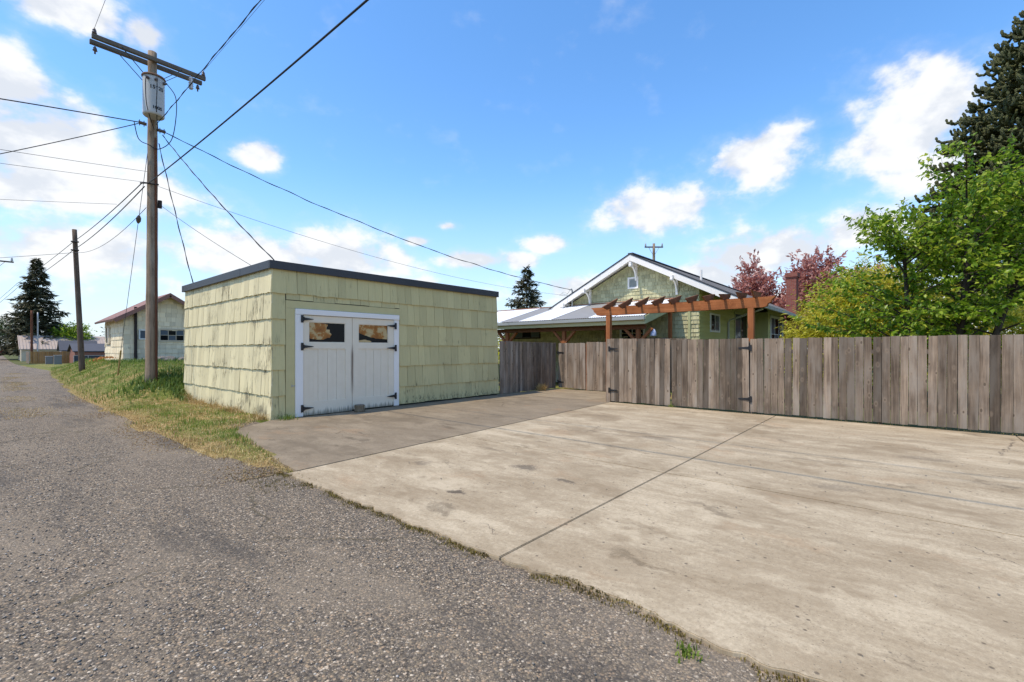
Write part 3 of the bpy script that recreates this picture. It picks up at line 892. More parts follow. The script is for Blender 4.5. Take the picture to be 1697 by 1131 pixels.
# roof and metal fascia, in lengths that lap
roof = MB().box((GX0-0.05, GY0-0.05, 3.362), (GX1+0.02, GY1+0.04, 3.44)).build('roof', M['roof_felt'], garage)
def fasc(lo, hi): return MB().cbox(lo, hi, 0.006).build('fascia', M['fascia_metal'], garage)
fasc((GX0-0.085, GY0-0.085, 3.300), (7.22, GY0-0.052, 3.480)); fasc((7.20, GY0-0.089, 3.297), (GX1+0.03, GY0-0.056, 3.484))
fasc((GX0-0.088, GY0-0.051, 3.300), (GX0-0.052, 12.1, 3.480)); fasc((GX0-0.092, 12.08, 3.297), (GX0-0.056, GY1+0.05, 3.484))
fasc((GX1-0.01, GY0-0.051, 3.300), (GX1+0.022, GY1+0.05, 3.478)); fasc((GX0-0.051, GY1+0.02, 3.300), (GX1-0.012, GY1+0.052, 3.478))

def strap(b, x, z, s, y, ln=0.26):
    """T hinge: plate on the jamb and tapering strap pointing along s"""
    b.cbox((x-0.030, y-0.012, z-0.085), (x+0.030, y, z+0.085), 0.003)
    b.prism([(x+s*0.03, y-0.012, z-0.036), (x+s*ln, y-0.010, z-0.007), (x+s*ln, y-0.010, z+0.007), (x+s*0.03, y-0.012, z+0.036)], (0, 0.010, 0))
    b.tube([(x+s*0.034, y-0.014, z-0.05), (x+s*0.034, y-0.014, z+0.05)], 0.011, 8)
def garage_door(x0, x1, wx0, wx1, hs, z0, label, films):
    yf = GY0 - 0.045
    d = MB()
    zt = 2.328
    d.box((x0, yf, z0), (wx0, GY0-0.002, zt)); d.box((wx1, yf, z0), (x1, GY0-0.002, zt))
    d.box((wx0, yf+0.001, 2.185), (wx1, GY0-0.002, zt)); d.box((wx0, yf+0.001, 1.56), (wx1, GY0-0.002, 1.705)); d.box((wx0, yf+0.001, z0), (wx1, GY0-0.002, 0.335))
    door = d.build('door', M['door_white'], garage, label=label)
    n = 8; w = (wx1-wx0)/n
    for i in range(n):
        a = wx0 + i*w
        o = yf + (0.014 if i % 2 == 0 else 0.021)
        p = MB().box((a+0.002, o, 0.335), (a+w-0.002, GY0-0.010, 1.56)).build('plank', M['door_white'], door)
    MB().add([(wx0+0.012, yf+0.026, 1.717), (wx1-0.012, yf+0.026, 1.717), (wx1-0.012, yf+0.026, 2.173), (wx0+0.012, yf+0.026, 2.173)], [(0,1,2,3)]).build('pane', M['glass_dark'], door)
    for shp in films:
        c = MB(); k = len(shp); pts = []
        for i in range(k):
            p, q = shp[i], shp[(i+1) % k]
            for t in (0, .25, .5, .75):
                a, b2 = p[0]+(q[0]-p[0])*t, p[1]+(q[1]-p[1])*t
                jx, jz = mnoise.noise(Vector((a*9, b2*9, 1)))*0.035, mnoise.noise(Vector((a*9, b2*9, 5)))*0.05
                pts.append((wx0+0.018+min(1, max(0, a+jx))*(wx1-wx0-0.036), yf+0.0235, 1.724+min(1, max(0, b2+jz))*0.444))
        c.add(pts, [tuple(range(len(pts)))]); c.build('peeling_film', M['film'], door)
    fr = MB()
    fr.box((wx0, yf+0.010, 1.705), (wx0+0.016, yf+0.030, 2.185)); fr.box((wx1-0.016, yf+0.010, 1.705), (wx1, yf+0.030, 2.185))
    fr.box((wx0+0.016, yf+0.010, 1.705), (wx1-0.016, yf+0.030, 1.721)); fr.box((wx0+0.016, yf+0.010, 2.169), (wx1-0.016, yf+0.030, 2.185))
    fr.build('glazing_bead', M['door_white'], door)
    hx, s = (x0-0.035, 1) if hs > 0 else (x1+0.035, -1)
    for hz_ in (2.24, 1.61, 0.20) if hs > 0 else (2.17, 1.58, 0.30):
        b = MB(); strap(b, hx, hz_, s, yf-0.036); b.build('hinge', M['black_iron'], door)
    return door
garage_door(4.852, 6.074, 4.985, 5.90, 1, 0.03, 'left leaf, amber film over half of its glass',
            [[(0.02, 0.15), (0.30, 0.10), (0.58, 0.22), (0.62, 0.45), (0.57, 0.62), (0.46, 0.68), (0.54, 0.92), (0.40, 0.98), (0.0, 1.0), (0.0, 0.3)]])
garage_door(6.086, 7.298, 6.25, 7.13, -1, 0.05, 'right leaf with film-covered glass',
            [[(0.0, 0.55), (0.25, 0.36), (0.60, 0.24), (0.98, 0.2), (0.98, 1.0), (0.0, 1.0)], [(0.0, 0.0), (0.45, 0.0), (0.40, 0.08), (0.2, 0.16), (0.0, 0.1)]])
lt = MB(); lt.cbox((4.60, GY0-0.045, 0.715), (4.70, GY0-0.036, 0.735), 0.002); lt.tube([(4.60, GY0-0.05, 0.70), (4.60, GY0-0.05, 0.76)], 0.008, 6)
lt.build('latch', M['galvanised'], garage)

# stump chocking the doors
st = empty('door_stop', (6.12, 10.16, 0.02), 'short round weathered wood block propped against the garage doors', 'wood block')
prof_ = [(0.0, 0.0), (0.118, 0.0), (0.125, 0.02), (0.119, 0.08), (0.124, 0.15), (0.112, 0.17)]
b = MB(); b.lathe([(r, z) for r, z in prof_], (6.12, 10.16, 0.02), 18)
for i in range(len(b.v)):
    x, y, z = b.v[i]; k = 1 + 0.07*mnoise.noise(Vector((x*14, y*14, z*20))); b.v[i] = (6.12+(x-6.12)*k, 10.16+(y-10.16)*k, z)
b.build('bark', M['stump_wood'], st)
MB().lathe([(0.110, 0), (0.108, 0.004), (0.06, 0.006), (0.02, 0.005)], (6.12, 10.16, 0.187), 18).build('cut_face', M['arm_wood'], st)

# ------------------------------------------------------------------ board fences and gates
BOARD = []
for i in range(6):
    r = random.Random(40+i)
    b = MB(); n = 6; vs = []; fs = []
    for j in range(n):
        z = j/(n-1); o = 0.25*math.sin(z*3.1+i)*r.uniform(0.2, 1.0)
        w = 0.5 - r.uniform(0, 0.012)
        c = r.uniform(-0.008, 0.008)
        vs += [(-w+c, -0.5+o, z), (w+c, -0.5+o, z), (w+c, 0.5+o, z), (-w+c, 0.5+o, z)]
    for j in range(n-1):
        for k in range(4):
            fs.append((j*4+k, j*4+(k+1) % 4, (j+1)*4+(k+1) % 4, (j+1)*4+k))
    fs += [(3, 2, 1, 0), tuple((n-1)*4+k for k in range(4))]
    BOARD.append(b.add(vs, fs).mesh('board', M['fence_wood']))
def boards(parent, A, B, z0, z1, wmin, wmax, gmin, gmax, rz=0.008, nrm=None):
    """vertical boards from A to B (XY), every one an object"""
    A = Vector((*A, 0)); B = Vector((*B, 0)); L = (B-A).length; d = (B-A)/L
    ang = math.atan2(d.y, d.x)
    iv = Matrix.Translation(-parent.location)
    t = 0.0
    while t < L - 0.01:
        w = r_.uniform(wmin, wmax)
        if t + w > L - 0.05: w = L - t
        f = (t + w/2)/L
        za = z0[0] + (z0[1]-z0[0])*f + r_.uniform(-0.008, 0.012); zb = z1[0] + (z1[1]-z1[0])*f + r_.uniform(-rz, rz)
        o = bpy.data.objects.new('board', r_.choice(BOARD))
        COL.objects.link(o)
        o.parent = parent; o.matrix_parent_inverse = iv
        o.location = A + d*(t + w/2) + Vector((-d.y, d.x, 0))*r_.uniform(-0.004, 0.004) + Vector((0, 0, za))
        o.scale = (w - r_.uniform(gmin, gmax), 0.019*(1 if r_.random() < .5 else -1), zb - za)
        o.rotation_euler = (r_.gauss(0, 0.003), r_.gauss(0, 0.005), ang + r_.gauss(0, 0.02))
        t += w
def rails(parent, A, B, zs, off, mat='fence_rail'):
    A = Vector((*A, 0)); B = Vector((*B, 0))
    for z in zs:
        MB().bar(A + Vector((off[0], off[1], z)), B + Vector((off[0], off[1], z)), 0.038, 0.088).build('rail', M[mat], parent)
def gate_hinge(b, x, y, z, s):
    """strap hinge on a face looking along -X, strap along s in Y"""
    b.cbox((x-0.012, y-0.028, z-0.075), (x, y+0.028, z+0.075), 0.003)
    b.prism([(x-0.012, y+s*0.028, z-0.034), (x-0.010, y+s*0.27, z-0.012), (x-0.010, y+s*0.27, z+0.012), (x-0.012, y+s*0.028, z+0.034)], (0.010, 0, 0))
    b.tube([(x-0.016, y+s*0.034, z-0.045), (x-0.016, y+s*0.034, z+0.045)], 0.012, 8)
    for q in (0.08, 0.15, 0.22):
        b.tube([(x-0.018, y+s*q, z), (x-0.010, y+s*q, z)], 0.008, 6)

fx = lambda y: 12.00 + (6.62-y)*0.030              # line of the front fence
f1 = empty('fence', (fx(0), 0, 0), 'long run of weathered grey board fence below the cherry tree', 'fence')
boards(f1, (fx(2.83), 2.83), (fx(-6.5), -6.5), (0.04, 0.02), (1.80, 1.84), 0.128, 0.152, 0.003, 0.010)
rails(f1, (fx(2.83), 2.83), (fx(-6.5), -6.5), (0.35, 1.5), (0.035, 0))
for y in (2.838, 0.4, -2.0, -4.4):
    MB().box((fx(y)+0.056, y-0.045, -0.1), (fx(y)+0.15, y+0.045, 1.74)).build('post', M['fence_wood'], f1)
gl = empty('gate', (fx(5.7), 5.7, 0), 'weathered board gate leaf hinged beside the recessed small gate', 'gate')
boards(gl, (fx(6.50), 6.50), (fx(4.765), 4.765), (0.045, 0.045), (1.855, 1.835), 0.118, 0.140, 0.003, 0.007, 0.006)
rails(gl, (fx(6.50), 6.50), (fx(4.765), 4.765), (0.32, 1.55), (0.035, 0))
for z in (1.56, 0.36):
    b = MB(); gate_hinge(b, fx(6.5)-0.018, 6.54, z, -1); b.build('hinge', M['black_iron'], gl)
gr = empty('gate', (fx(3.8), 3.8, 0), 'weathered board gate leaf hinged to the long fence run', 'gate')
boards(gr, (fx(4.72), 4.72), (fx(2.845), 2.845), (0.045, 0.045), (1.790, 1.815), 0.120, 0.142, 0.003, 0.007, 0.006)
rails(gr, (fx(4.72), 4.72), (fx(2.845), 2.845), (0.32, 1.55), (0.035, 0))
for z in (1.58, 0.35):
    b = MB(); gate_hinge(b, fx(2.9)-0.018, 2.82, z, 1); b.build('hinge', M['black_iron'], gr)
fp_ = empty('fence_post', (fx(6.6), 6.6, 0), 'pale grey boxed fence post at the hinge side of the double gate', 'post')
boards(fp_, (fx(6.64)-0.006, 6.64), (fx(6.51)-0.006, 6.51), (0.02, 0.02), (1.845, 1.845), 0.13, 0.14, 0.003, 0.005, 0.004)
MB().box((fx(6.6)+0.014, 6.52, -0.1), (fx(6.6)+0.10, 6.635, 1.83)).build('core', M['fence_rail'], fp_)
# return behind the post, hidden from the alley
f2 = empty('fence', (13.4, 6.70, 0), 'short board fence return behind the double gate post', 'fence')
boards(f2, (12.06, 6.68), (14.75, 6.74), (0.04, 0.04), (1.82, 1.82), 0.128, 0.15, 0.003, 0.008)
rails(f2, (12.06, 6.68), (14.75, 6.74), (0.35, 1.5), (0, -0.035))
f3 = empty('fence', (13.1, 10.42, 0), 'shaded board fence running from the garage to the small gate', 'fence')
boards(f3, (11.56, 10.44), (14.76, 10.40), (0.03, 0.03), (1.83, 1.80), 0.110, 0.145, 0.002, 0.006)
rails(f3, (11.56, 10.44), (14.76, 10.40), (0.35, 1.5), (0, 0.035))
g3 = empty('gate', (14.80, 9.7, 0), 'narrow weathered board gate set back beside the shaded fence', 'gate')
boards(g3, (14.80, 10.28), (14.80, 9.06), (0.07, 0.05), (1.79, 1.78), 0.125, 0.15, 0.002, 0.006, 0.006)
rails(g3, (14.80, 10.28), (14.80, 9.06), (0.35, 1.5), (0.035, 0))
for z in (1.42, 0.28):
    b = MB(); gate_hinge(b, 14.785, 10.30, z, -1); b.build('hinge', M['black_iron'], g3)
f4 = empty('fence', (14.80, 8.0, 0), 'sunlit board fence between the small gate and double gate post', 'fence')
boards(f4, (14.80, 9.02), (14.80, 6.78), (0.03, 0.03), (1.81, 1.82), 0.125, 0.15, 0.003, 0.008)
rails(f4, (14.80, 9.02), (14.80, 6.78), (0.35, 1.5), (0.035, 0))
MB().box((14.815, 9.025, 0.0), (14.90, 9.06, 1.76)).build('post', M['cedar_stain'], f4)
# dried weed clump against the shaded fence
pts = [(13.62 + r_.gauss(0, 0.10), 10.22 + r_.gauss(0, 0.06), 0.02 + abs(r_.gauss(0, 0.05))) for _ in range(500)]
mkobj('dry_weed', blades('dry_weed', pts, 0.08, 0.30, 0.006, M['grass_dry'], 1.4, seed=12), label='dry brown weed clump against the shaded board fence', category='weed')
# ------------------------------------------------------------------ shingled walls as real courses
def shingle_wall(name, parent, P0, u, width, z0, z1, exposure, wmin, wmax, mat, nrm, clip=None, proud=0.030, seed=1, holes=()):
    """courses of shingles on a wall: P0 lower corner, u unit vector along the wall, nrm outward; clip(t, z) -> inside"""
    r = random.Random(seed)
    b = MB(); u = Vector(u); nrm = Vector(nrm); P0 = Vector(P0)
    z = z0
    while z < z1 - 0.02:
        zt = min(z + exposure, z1)
        t = 0.0
        while t < width - 0.01:
            w = r.uniform(wmin, wmax)
            t2 = min(t + w, width)
            tm, zm = (t+t2)/2, (z+zt)/2
            ok = (clip is None or (clip(tm, zm) and clip(t, z) and clip(t2, z)))
            for (a0, a1, b0, b1) in holes:
                if a0 < tm < a1 and b0 < zm < b1: ok = False
            if ok:
                a, c = P0 + u*(t+0.005), P0 + u*(t2-0.005)
                pr = proud*r.uniform(0.7, 1.2)
                vs = [a+Vector((0,0,z-P0.z))+nrm*pr, c+Vector((0,0,z-P0.z))+nrm*pr, c+Vector((0,0,zt-P0.z))+nrm*0.004, a+Vector((0,0,zt-P0.z))+nrm*0.004,
                      a+Vector((0,0,z-P0.z)), c+Vector((0,0,z-P0.z))]
                b.add(vs, [(0,1,2,3), (0,4,5,1), (0,3,4), (1,5,2)])
            t = t2
        z = zt
    o = b.build(name, mat, parent, kind='stuff')
    return o

def window(parent, P, u, nrm, w, h, nx, nz, frame, pane, fw=0.06, label=None):
    """framed window: P lower-left corner on the wall, u along the wall, nrm outward"""
    u = Vector(u); nrm = Vector(nrm); P = Vector(P); up = Vector((0, 0, 1))
    def bx(b, t0, t1, s0, s1, d0, d1):
        poly = [P+u*t0+up*s0+nrm*d0, P+u*t1+up*s0+nrm*d0, P+u*t1+up*s1+nrm*d0, P+u*t0+up*s1+nrm*d0]
        b.prism(poly, nrm*(d1-d0))
    b = MB()
    bx(b, -fw, 0, -fw, h+fw, 0, 0.05); bx(b, w, w+fw, -fw, h+fw, 0, 0.05)
    bx(b, 0, w, h, h+fw, 0, 0.048); bx(b, 0, w, -fw, 0, 0, 0.06)
    wi = b.build('window', frame, parent, label=label)
    pw, ph = w/nx, h/nz
    for i in range(nx):
        for j in range(nz):
            c = MB()
            q = [P+u*(i*pw+0.012)+up*(j*ph+0.012)+nrm*0.022, P+u*((i+1)*pw-0.012)+up*(j*ph+0.012)+nrm*0.022,
                 P+u*((i+1)*pw-0.012)+up*((j+1)*ph-0.012)+nrm*0.022, P+u*(i*pw+0.012)+up*((j+1)*ph-0.012)+nrm*0.022]
            c.add(q, [(0,1,2,3)])
            c.build('pane', pane[(i+j) % len(pane)], wi)
    s = MB()
    for i in range(1, nx): bx(s, i*pw-0.014, i*pw+0.014, 0, h, 0.008, 0.034)
    for j in range(1, nz): bx(s, 0, w, j*ph-0.012, j*ph+0.012, 0.008, 0.032)
    if s.v: s.build('muntin', frame, wi)
    return wi

# ------------------------------------------------------------------ green bungalow behind the fence
WX, BX = 18.35, 17.86           # gable wall, barge-board plane
AY, AZ, SL = 8.76, 5.46, 0.50   # ridge
house = empty('bungalow', (22, 8.7, 0), 'green shingled bungalow with white-trimmed gable behind the board fence', 'house')
def rz(y): return AZ - SL*abs(y-AY)
YR, YL = 6.10, 12.75
core = MB()
core.prism([(WX, YR, -0.1), (WX, YL, -0.1), (WX, YL, rz(YL)-0.14), (WX, AY, AZ-0.14), (WX, YR, rz(YR)-0.14)], (16.5, 0, 0))
core.box((27.1, 5.5, -0.1), (31.6, 6.097, 3.5))
core.build('wall', M['soffit_green'], house)
shingle_wall('gable_shingles', house, (WX, YL, 0.4), (0, -1, 0), YL-YR, 0.4, 5.25, 0.165, 0.10, 0.22, M['gable_shingle'], (-1, 0, 0),
             lambda t, z: z + 0.165 < rz(YL-t) - 0.10, seed=5, holes=[(3.62, 4.16, 4.12, 4.66)])
# clapboards on the side walls
cb = MB()
def clap(b, x0, x1, y, nz0, nz1, holes=()):
    z = nz0
    while z < nz1:
        segs = [(x0, x1)]
        for (a, c, h0, h1) in holes:
            if h0 < z+0.07 < h1:
                segs = [s for (p, q) in segs for s in ((p, min(q, a)), (max(p, c), q)) if s[1]-s[0] > 0.02]
        for p, q in segs:
            b.add([(p, y-0.022, z), (q, y-0.022, z), (q, y-0.005, z+0.15), (p, y-0.005, z+0.15), (p, y, z), (q, y, z)], [(0,1,2,3), (0,4,5,1), (0,3,4), (1,5,2)])
        z += 0.15
clap(cb, WX, 27.1, YR, 0.3, 3.9, [(19.6, 20.87, 2.25, 3.05), (23.1, 25.4, 0.3, 3.33)])
clap(cb, 27.1, 31.2, 5.5, 0.3, 3.6, [(27.6, 30.9, 0.3, 3.4)])
cb.build('clapboards', M['clapboard'], house, kind='stuff')
MB().box((27.06, 5.47, 0.2), (27.099, 6.09, 3.5)).build('corner_board', M['soffit_green'], house)
window(house, (19.67, YR, 2.32), (1, 0, 0), (0, -1, 0), 1.13, 0.66, 2, 1, M['window_white'], [M['glass_dark'], M['glass_mid']])
window(house, (23.2, YR, 0.9), (1, 0, 0), (0, -1, 0), 2.1, 2.33, 2, 1, M['soffit_green'], [M['glass_mid'], M['glass_dark']], 0.1)
window(house, (27.75, 5.5, 0.6), (1, 0, 0), (0, -1, 0), 3.0, 2.65, 3, 3, M['window_white'], [M['glass_mid'], M['glass_dark']], 0.12)
window(house, (WX, 9.4, 1.5), (0, -1, 0), (-1, 0, 0), 1.0, 1.1, 2, 1, M['window_white'], [M['glass_dark']], 0.08)
# roof slopes, barge boards, brackets
EY0, EY1 = 4.5, 13.05
def slope(y0, y1, x0, x1, t, off=0.0):
    return [(x0, y0, rz(y0)+off), (x1, y0, rz(y0)+off), (x1, y1, rz(y1)+off), (x0, y1, rz(y1)+off)]
rf = MB().prism(slope(EY0, AY, BX, 34.9, 0), (0, 0, 0.10)).build('roof', M['roof_shingle'], house)
MB().prism(slope(AY+0.001, EY1, BX, 34.9, 0), (0, 0, 0.10)).build('roof', M['roof_shingle'], house)
MB().bar((BX, AY, AZ+0.11), (34.9, AY, AZ+0.11), 0.22, 0.05).build('ridge_cap', M['roof_felt'], rf)
for y0, y1 in ((EY0-0.01, AY), (EY1+0.01, AY)):
    s = 1 if y1 > y0 else -1
    MB().prism([(BX-0.042, y0, rz(y0)+0.05), (BX-0.042, y1-0.002*s, rz(y1)+0.05), (BX-0.042, y1-0.002*s, rz(y1)-0.20), (BX-0.042, y0, rz(y0)-0.20)], (0.04, 0, 0)).build('barge_board', M['trim_white'], house)
    MB().prism([(BX-0.060, y0, rz(y0)+0.055), (BX-0.060, y1-0.003*s, rz(y1)+0.055), (BX-0.060, y1-0.003*s, rz(y1)+0.112), (BX-0.060, y0, rz(y0)+0.112)], (0.03, 0, 0)).build('drip_edge', M['fascia_metal'], house)
    MB().prism([(BX, y0, rz(y0)-0.03), (BX, y1-0.002*s, rz(y1)-0.03), (WX+0.3, y1-0.002*s, rz(y1)-0.03), (WX+0.3, y0, rz(y0)-0.03)], (0, 0, 0.025)).build('soffit', M['trim_white'], house)
for y in (AY-0.06, 6.95, 10.95, 12.1):
    b = MB(); zt = rz(y) - (0.24 if abs(y-AY) < .5 else 0.10)
    b.box((WX-0.66, y-0.045, zt-0.10), (WX-0.02, y+0.045, zt))
    b.box((WX-0.10, y-0.045, zt-0.72), (WX-0.02, y+0.045, zt-0.101))
    pts = [(WX-0.60+0.5*math.sin(a), y, zt-0.62+0.5*math.cos(a)) for a in [i*math.pi/2/7 for i in range(8)]]
    for p, q in zip(pts, pts[1:]): b.bar(p, q, 0.07, 0.06, (0, 1, 0))
    b.tube([(WX-0.62, y-0.05, zt-0.15), (WX-0.62, y+0.05, zt-0.15)], 0.06, 10)
    b.build('bracket', M['trim_white'], house)
# gable vent
v = MB(); vy0, vy1, vz0, vz1 = 8.62, 9.10, 4.14, 4.64
v.box((WX-0.05, vy0, vz0), (WX-0.01, vy0+0.07, vz1)); v.box((WX-0.05, vy1-0.07, vz0), (WX-0.01, vy1, vz1))
v.box((WX-0.048, vy0+0.07, vz0), (WX-0.01, vy1-0.07, vz0+0.07)); v.box((WX-0.048, vy0+0.07, vz1-0.07), (WX-0.01, vy1-0.07, vz1))
vent = v.build('gable_vent', M['trim_white'], house)
for i in range(7):
    z = vz0 + 0.085 + i*0.05
    MB().add([(WX-0.04, vy0+0.07, z), (WX-0.04, vy1-0.07, z), (WX-0.012, vy1-0.07, z+0.045), (WX-0.012, vy0+0.07, z+0.045)], [(0,1,2,3)]).build('slat', M['gutter'], vent)
# gutter, downspouts, vent pipe, chimney
MB().prism([(BX, EY0-0.10, rz(EY0)-0.06), (BX, EY0-0.002, rz(EY0)-0.06), (BX, EY0-0.002, rz(EY0)+0.08), (BX, EY0-0.12, rz(EY0)+0.08)], (17.0, 0, 0)).build('gutter', M['gutter'], house)
MB().tube([(21.4, 4.52, 3.24), (21.6, 5.0, 3.10), (21.95, 5.95, 2.86), (22.0, 6.03, 2.74), (22.0, 6.03, 0.1)], 0.045, 8).build('downspout', M['gutter'], house)
MB().box((WX-0.07, 6.42, 0.1), (WX-0.02, 6.52, 3.6)).build('downspout', M['soffit_green'], house)
MB().tube([(21.0, 6.9, rz(6.9)), (21.0, 6.9, rz(6.9)+0.55)], 0.05, 10).build('vent_pipe', M['trim_white'], rf)
ch = MB(); ch.box((31.2, 4.84, -0.1), (31.95, 5.34, 5.72)); ch.box((31.17, 4.81, 5.72), (31.98, 5.37, 5.80)); ch.box((31.13, 4.77, 5.80), (32.02, 5.41, 6.05))
ch.build('chimney', M['brick'], house)
mast = MB().tube([(WX-0.25, 11.8, 3.3), (WX-0.25, 11.8, 4.28), (WX-0.32, 11.8, 4.36), (WX-0.42, 11.8, 4.30)], 0.035, 8)
for i in range(3):
    mast.tube([(WX-0.42, 11.8, 4.30), (WX-0.55, 11.85+0.05*i, 4.12-0.05*i), (WX-0.5, 12.1+0.12*i, 4.22-0.07*i), (WX-0.35, 12.3, 4.2)], 0.010, 5)
mast.build('service_mast', M['gutter'], house)

# low rear wing under the patio cover
wing = empty('rear_wing', (20, 14.5, 0), 'low shingled wing beneath the patio cover', 'building')
MB().box((WX+0.001, 12.76, -0.1), (24, 16.2, 3.30)).build('wall', M['wall_tan'], wing)  # warm light through the patio panels, put into the wall's tan
shingle_wall('wing_shingles', wing, (WX, 16.2, 0.5), (0, -1, 0), 3.44, 0.5, 3.3, 0.165, 0.12, 0.26, M['gable_shingle'], (-1, 0, 0), seed=8, holes=[(0.62, 2.3, 2.1, 2.75)])
window(wing, (WX, 15.5, 2.15), (0, -1, 0), (-1, 0, 0), 1.6, 0.5, 3, 1, M['pipe_dark'], [M['glass_mid'], M['glass_dark']], 0.07)

# ------------------------------------------------------------------ patio cover
patio = empty('patio_cover', (16.5, 12, 0), 'lean-to patio cover with white and grey corrugated panels on red cedar posts', 'patio cover')
EX, EZ, UX, UZ = 15.25, 2.74, WX-0.06, 3.58
PY0, PY1 = 6.92, 19.6
bounds = [6.92, 8.05, 9.2, 10.9, 12.6, 13.7, 15.4, 16.6, 18.2, 19.6]
for i in range(len(bounds)-1):
    a, c = bounds[i]+0.01, bounds[i+1]+0.03
    n = int((c-a)/0.045)
    vs = []
    for (x, z) in ((EX-0.05, EZ+0.005*(i % 2)), (UX, UZ+0.005*(i % 2))):
        for k in range(n+1):
            vs.append((x, a+(c-a)*k/n, z + 0.012*math.cos(k*math.pi)))
    fs = [(k, k+1, n+1+k+1, n+1+k) for k in range(n)]
    MB().add(vs, fs).build('roof_panel', M['panel_white'] if i in (0, 1, 3, 5, 6, 8) else M['panel_grey'], patio)
MB().bar((UX+0.02, PY0, UZ+0.03), (UX+0.02, PY1, UZ+0.03), 0.12, 0.03).build('flashing', M['ridge_rust'], patio)
gp_ = MB().prism([(EX-0.16, PY0-0.02, EZ-0.03), (EX-0.14, PY0-0.02, EZ-0.15), (EX-0.05, PY0-0.02, EZ-0.15), (EX-0.05, PY0-0.02, EZ-0.03)], (0, PY1-PY0, 0)).build('gutter', M['gutter'], patio)
MB().box((EX-0.045, PY0, EZ-0.30), (EX-0.01, PY1, EZ-0.022)).build('fascia', M['trim_green'], patio)
MB().prism([(EX-0.045, PY0-0.04, EZ-0.30), (EX-0.045, PY0-0.04, EZ-0.02), (UX, PY0-0.04, UZ-0.02), (UX, PY0-0.04, UZ-0.34)], (0, 0.035, 0)).build('end_board', M['soffit_green'], patio)
MB().box((15.45, PY0+0.1, 2.28), (15.59, PY1, 2.44)).build('beam', M['cedar_dark'], patio)
for k in range(14):
    y = PY0 + 0.15 + k*0.95
    MB().bar((EX+0.02, y, EZ-0.10), (UX, y, UZ-0.11), 0.045, 0.14).build('rafter', M['cedar_dark'], patio)
for y in (7.30, 10.5, 13.55, 16.7):
    MB().cbox((15.45, y-0.07, 0), (15.59, y+0.07, 2.278), 0.006).build('post', M['cedar_stain'], patio)
    for s in (-1, 1):
        MB().bar((15.52, y+s*0.04, 1.80), (15.52, y+s*0.52, 2.29), 0.09, 0.11, (1, 0, 0)).build('knee_brace', M['cedar_stain'], patio)
for y in (6.98, 9.75):
    MB().box((17.6, y-0.06, 0), (17.72, y+0.06, 3.15)).build('post', M['cedar_stain'], patio)
lampb = empty('hanging_lamp', (15.6, 6.86, 2.1), 'small pale blue bell lamp hanging at end of patio cover', 'lamp')
MB().lathe([(0.10, 0), (0.105, 0.02), (0.10, 0.14), (0.06, 0.22), (0.02, 0.25)], (15.62, 6.78, 2.02), 14).build('shade', M['lamp_blue'], lampb, True)
MB().tube([(15.62, 6.78, 2.26), (15.62, 6.88, 2.42)], 0.006, 5).build('hook', M['black_iron'], lampb)
f5 = empty('fence', (17.0, 6.5, 0), 'dark low board screen between the double gate and bungalow', 'fence')
boards(f5, (16.9, 8.0), (16.9, 5.9), (0.02, 0.02), (2.03, 1.93), 0.128, 0.15, 0.003, 0.008)
rails(f5, (16.9, 8.0), (16.9, 5.9), (0.4, 1.5), (0.035, 0))

# ------------------------------------------------------------------ pergola over the double gate
perg = empty('pergola', (12.85, 5, 0), 'red cedar gate pergola with ten notched cross pieces', 'pergola')
PX, BZ0, BZ1 = 12.85, 2.60, 2.86
for y in (7.02, 2.98):
    MB().cbox((PX-0.07, y-0.07, 0), (PX+0.07, y+0.07, BZ0-0.002), 0.006).build('post', M['cedar_stain'], perg)
def scroll(y, s):
    pr = [(0, 0), (0.10, 0.02), (0.13, 0.09), (0.19, 0.12), (0.22, 0.19), (0.30, 0.26)]
    return [(PX-0.07, y + s*(q-0.10), BZ0 + w) for q, w in pr]
poly = scroll(7.42, 1) + scroll(2.62, -1)[::-1]
MB().prism(poly, (0.14, 0, 0)).build('beam', M['cedar_beam'], perg)
ys_ = [6.96, 6.44, 5.92, 5.42, 4.94, 4.46, 4.02, 3.60, 3.20, 2.86]
tilt = [19.5, 18.2, 16.5, 14.5, 12.5, 11, 8.8, 5.0, 3.0, 1.0]
for y, tl in zip(ys_, tilt):
    # board on edge across the beam, both ends cut back in a notched profile
    prf = [(-0.50, 0.09), (-0.46, 0.05), (-0.42, 0.05), (-0.36, -0.02), (-0.31, -0.02), (-0.27, -0.07), (0.27, -0.07), (0.31, -0.02), (0.36, -0.02), (0.42, 0.05), (0.46, 0.05), (0.50, 0.09)]
    c, s = math.cos(R(tl)), math.sin(R(tl))
    MB().prism([(PX + a*c - w*s, y-0.022, BZ1 + 0.055 + a*s + w*c) for a, w in prf], (0, 0.044, 0)).build('cross_piece', M['cedar_dark'], perg)

# ------------------------------------------------------------------ cream cottage on the bank
cot = empty('cottage', (7.4, 36, 0.6), 'cream shingled cottage with red roof on the grassy bank', 'house')
CX0, CX1, CY0, CY1 = 5.45, 9.65, 33.7, 39.3
cz = 0.45; ev = 3.15; rx = (CX0+CX1)/2; rzz = 4.78; sl = (rzz-ev)/(rx-5.0)
def cr_(x): return rzz - sl*abs(x-rx)
MB().prism([(CX0, CY0, cz), (CX1, CY0, cz), (CX1, CY0, cr_(CX1)-0.02), (rx, CY0, rzz-0.02), (CX0, CY0, cr_(CX0)-0.02)], (0, CY1-CY0, 0)).build('wall', M['wall_tan'], cot)
shingle_wall('front_shingles', cot, (CX0, CY0, 0.5), (1, 0, 0), CX1-CX0, 0.5, 4.7, 0.27, 0.22, 0.34, M['cream_shingle'], (0, -1, 0), lambda t, z: z + 0.2 < cr_(CX0+t), 0.025, 3, [(1.62, 3.2, 2.0, 2.75), (0.65, 1.05, 2.1, 2.7)])
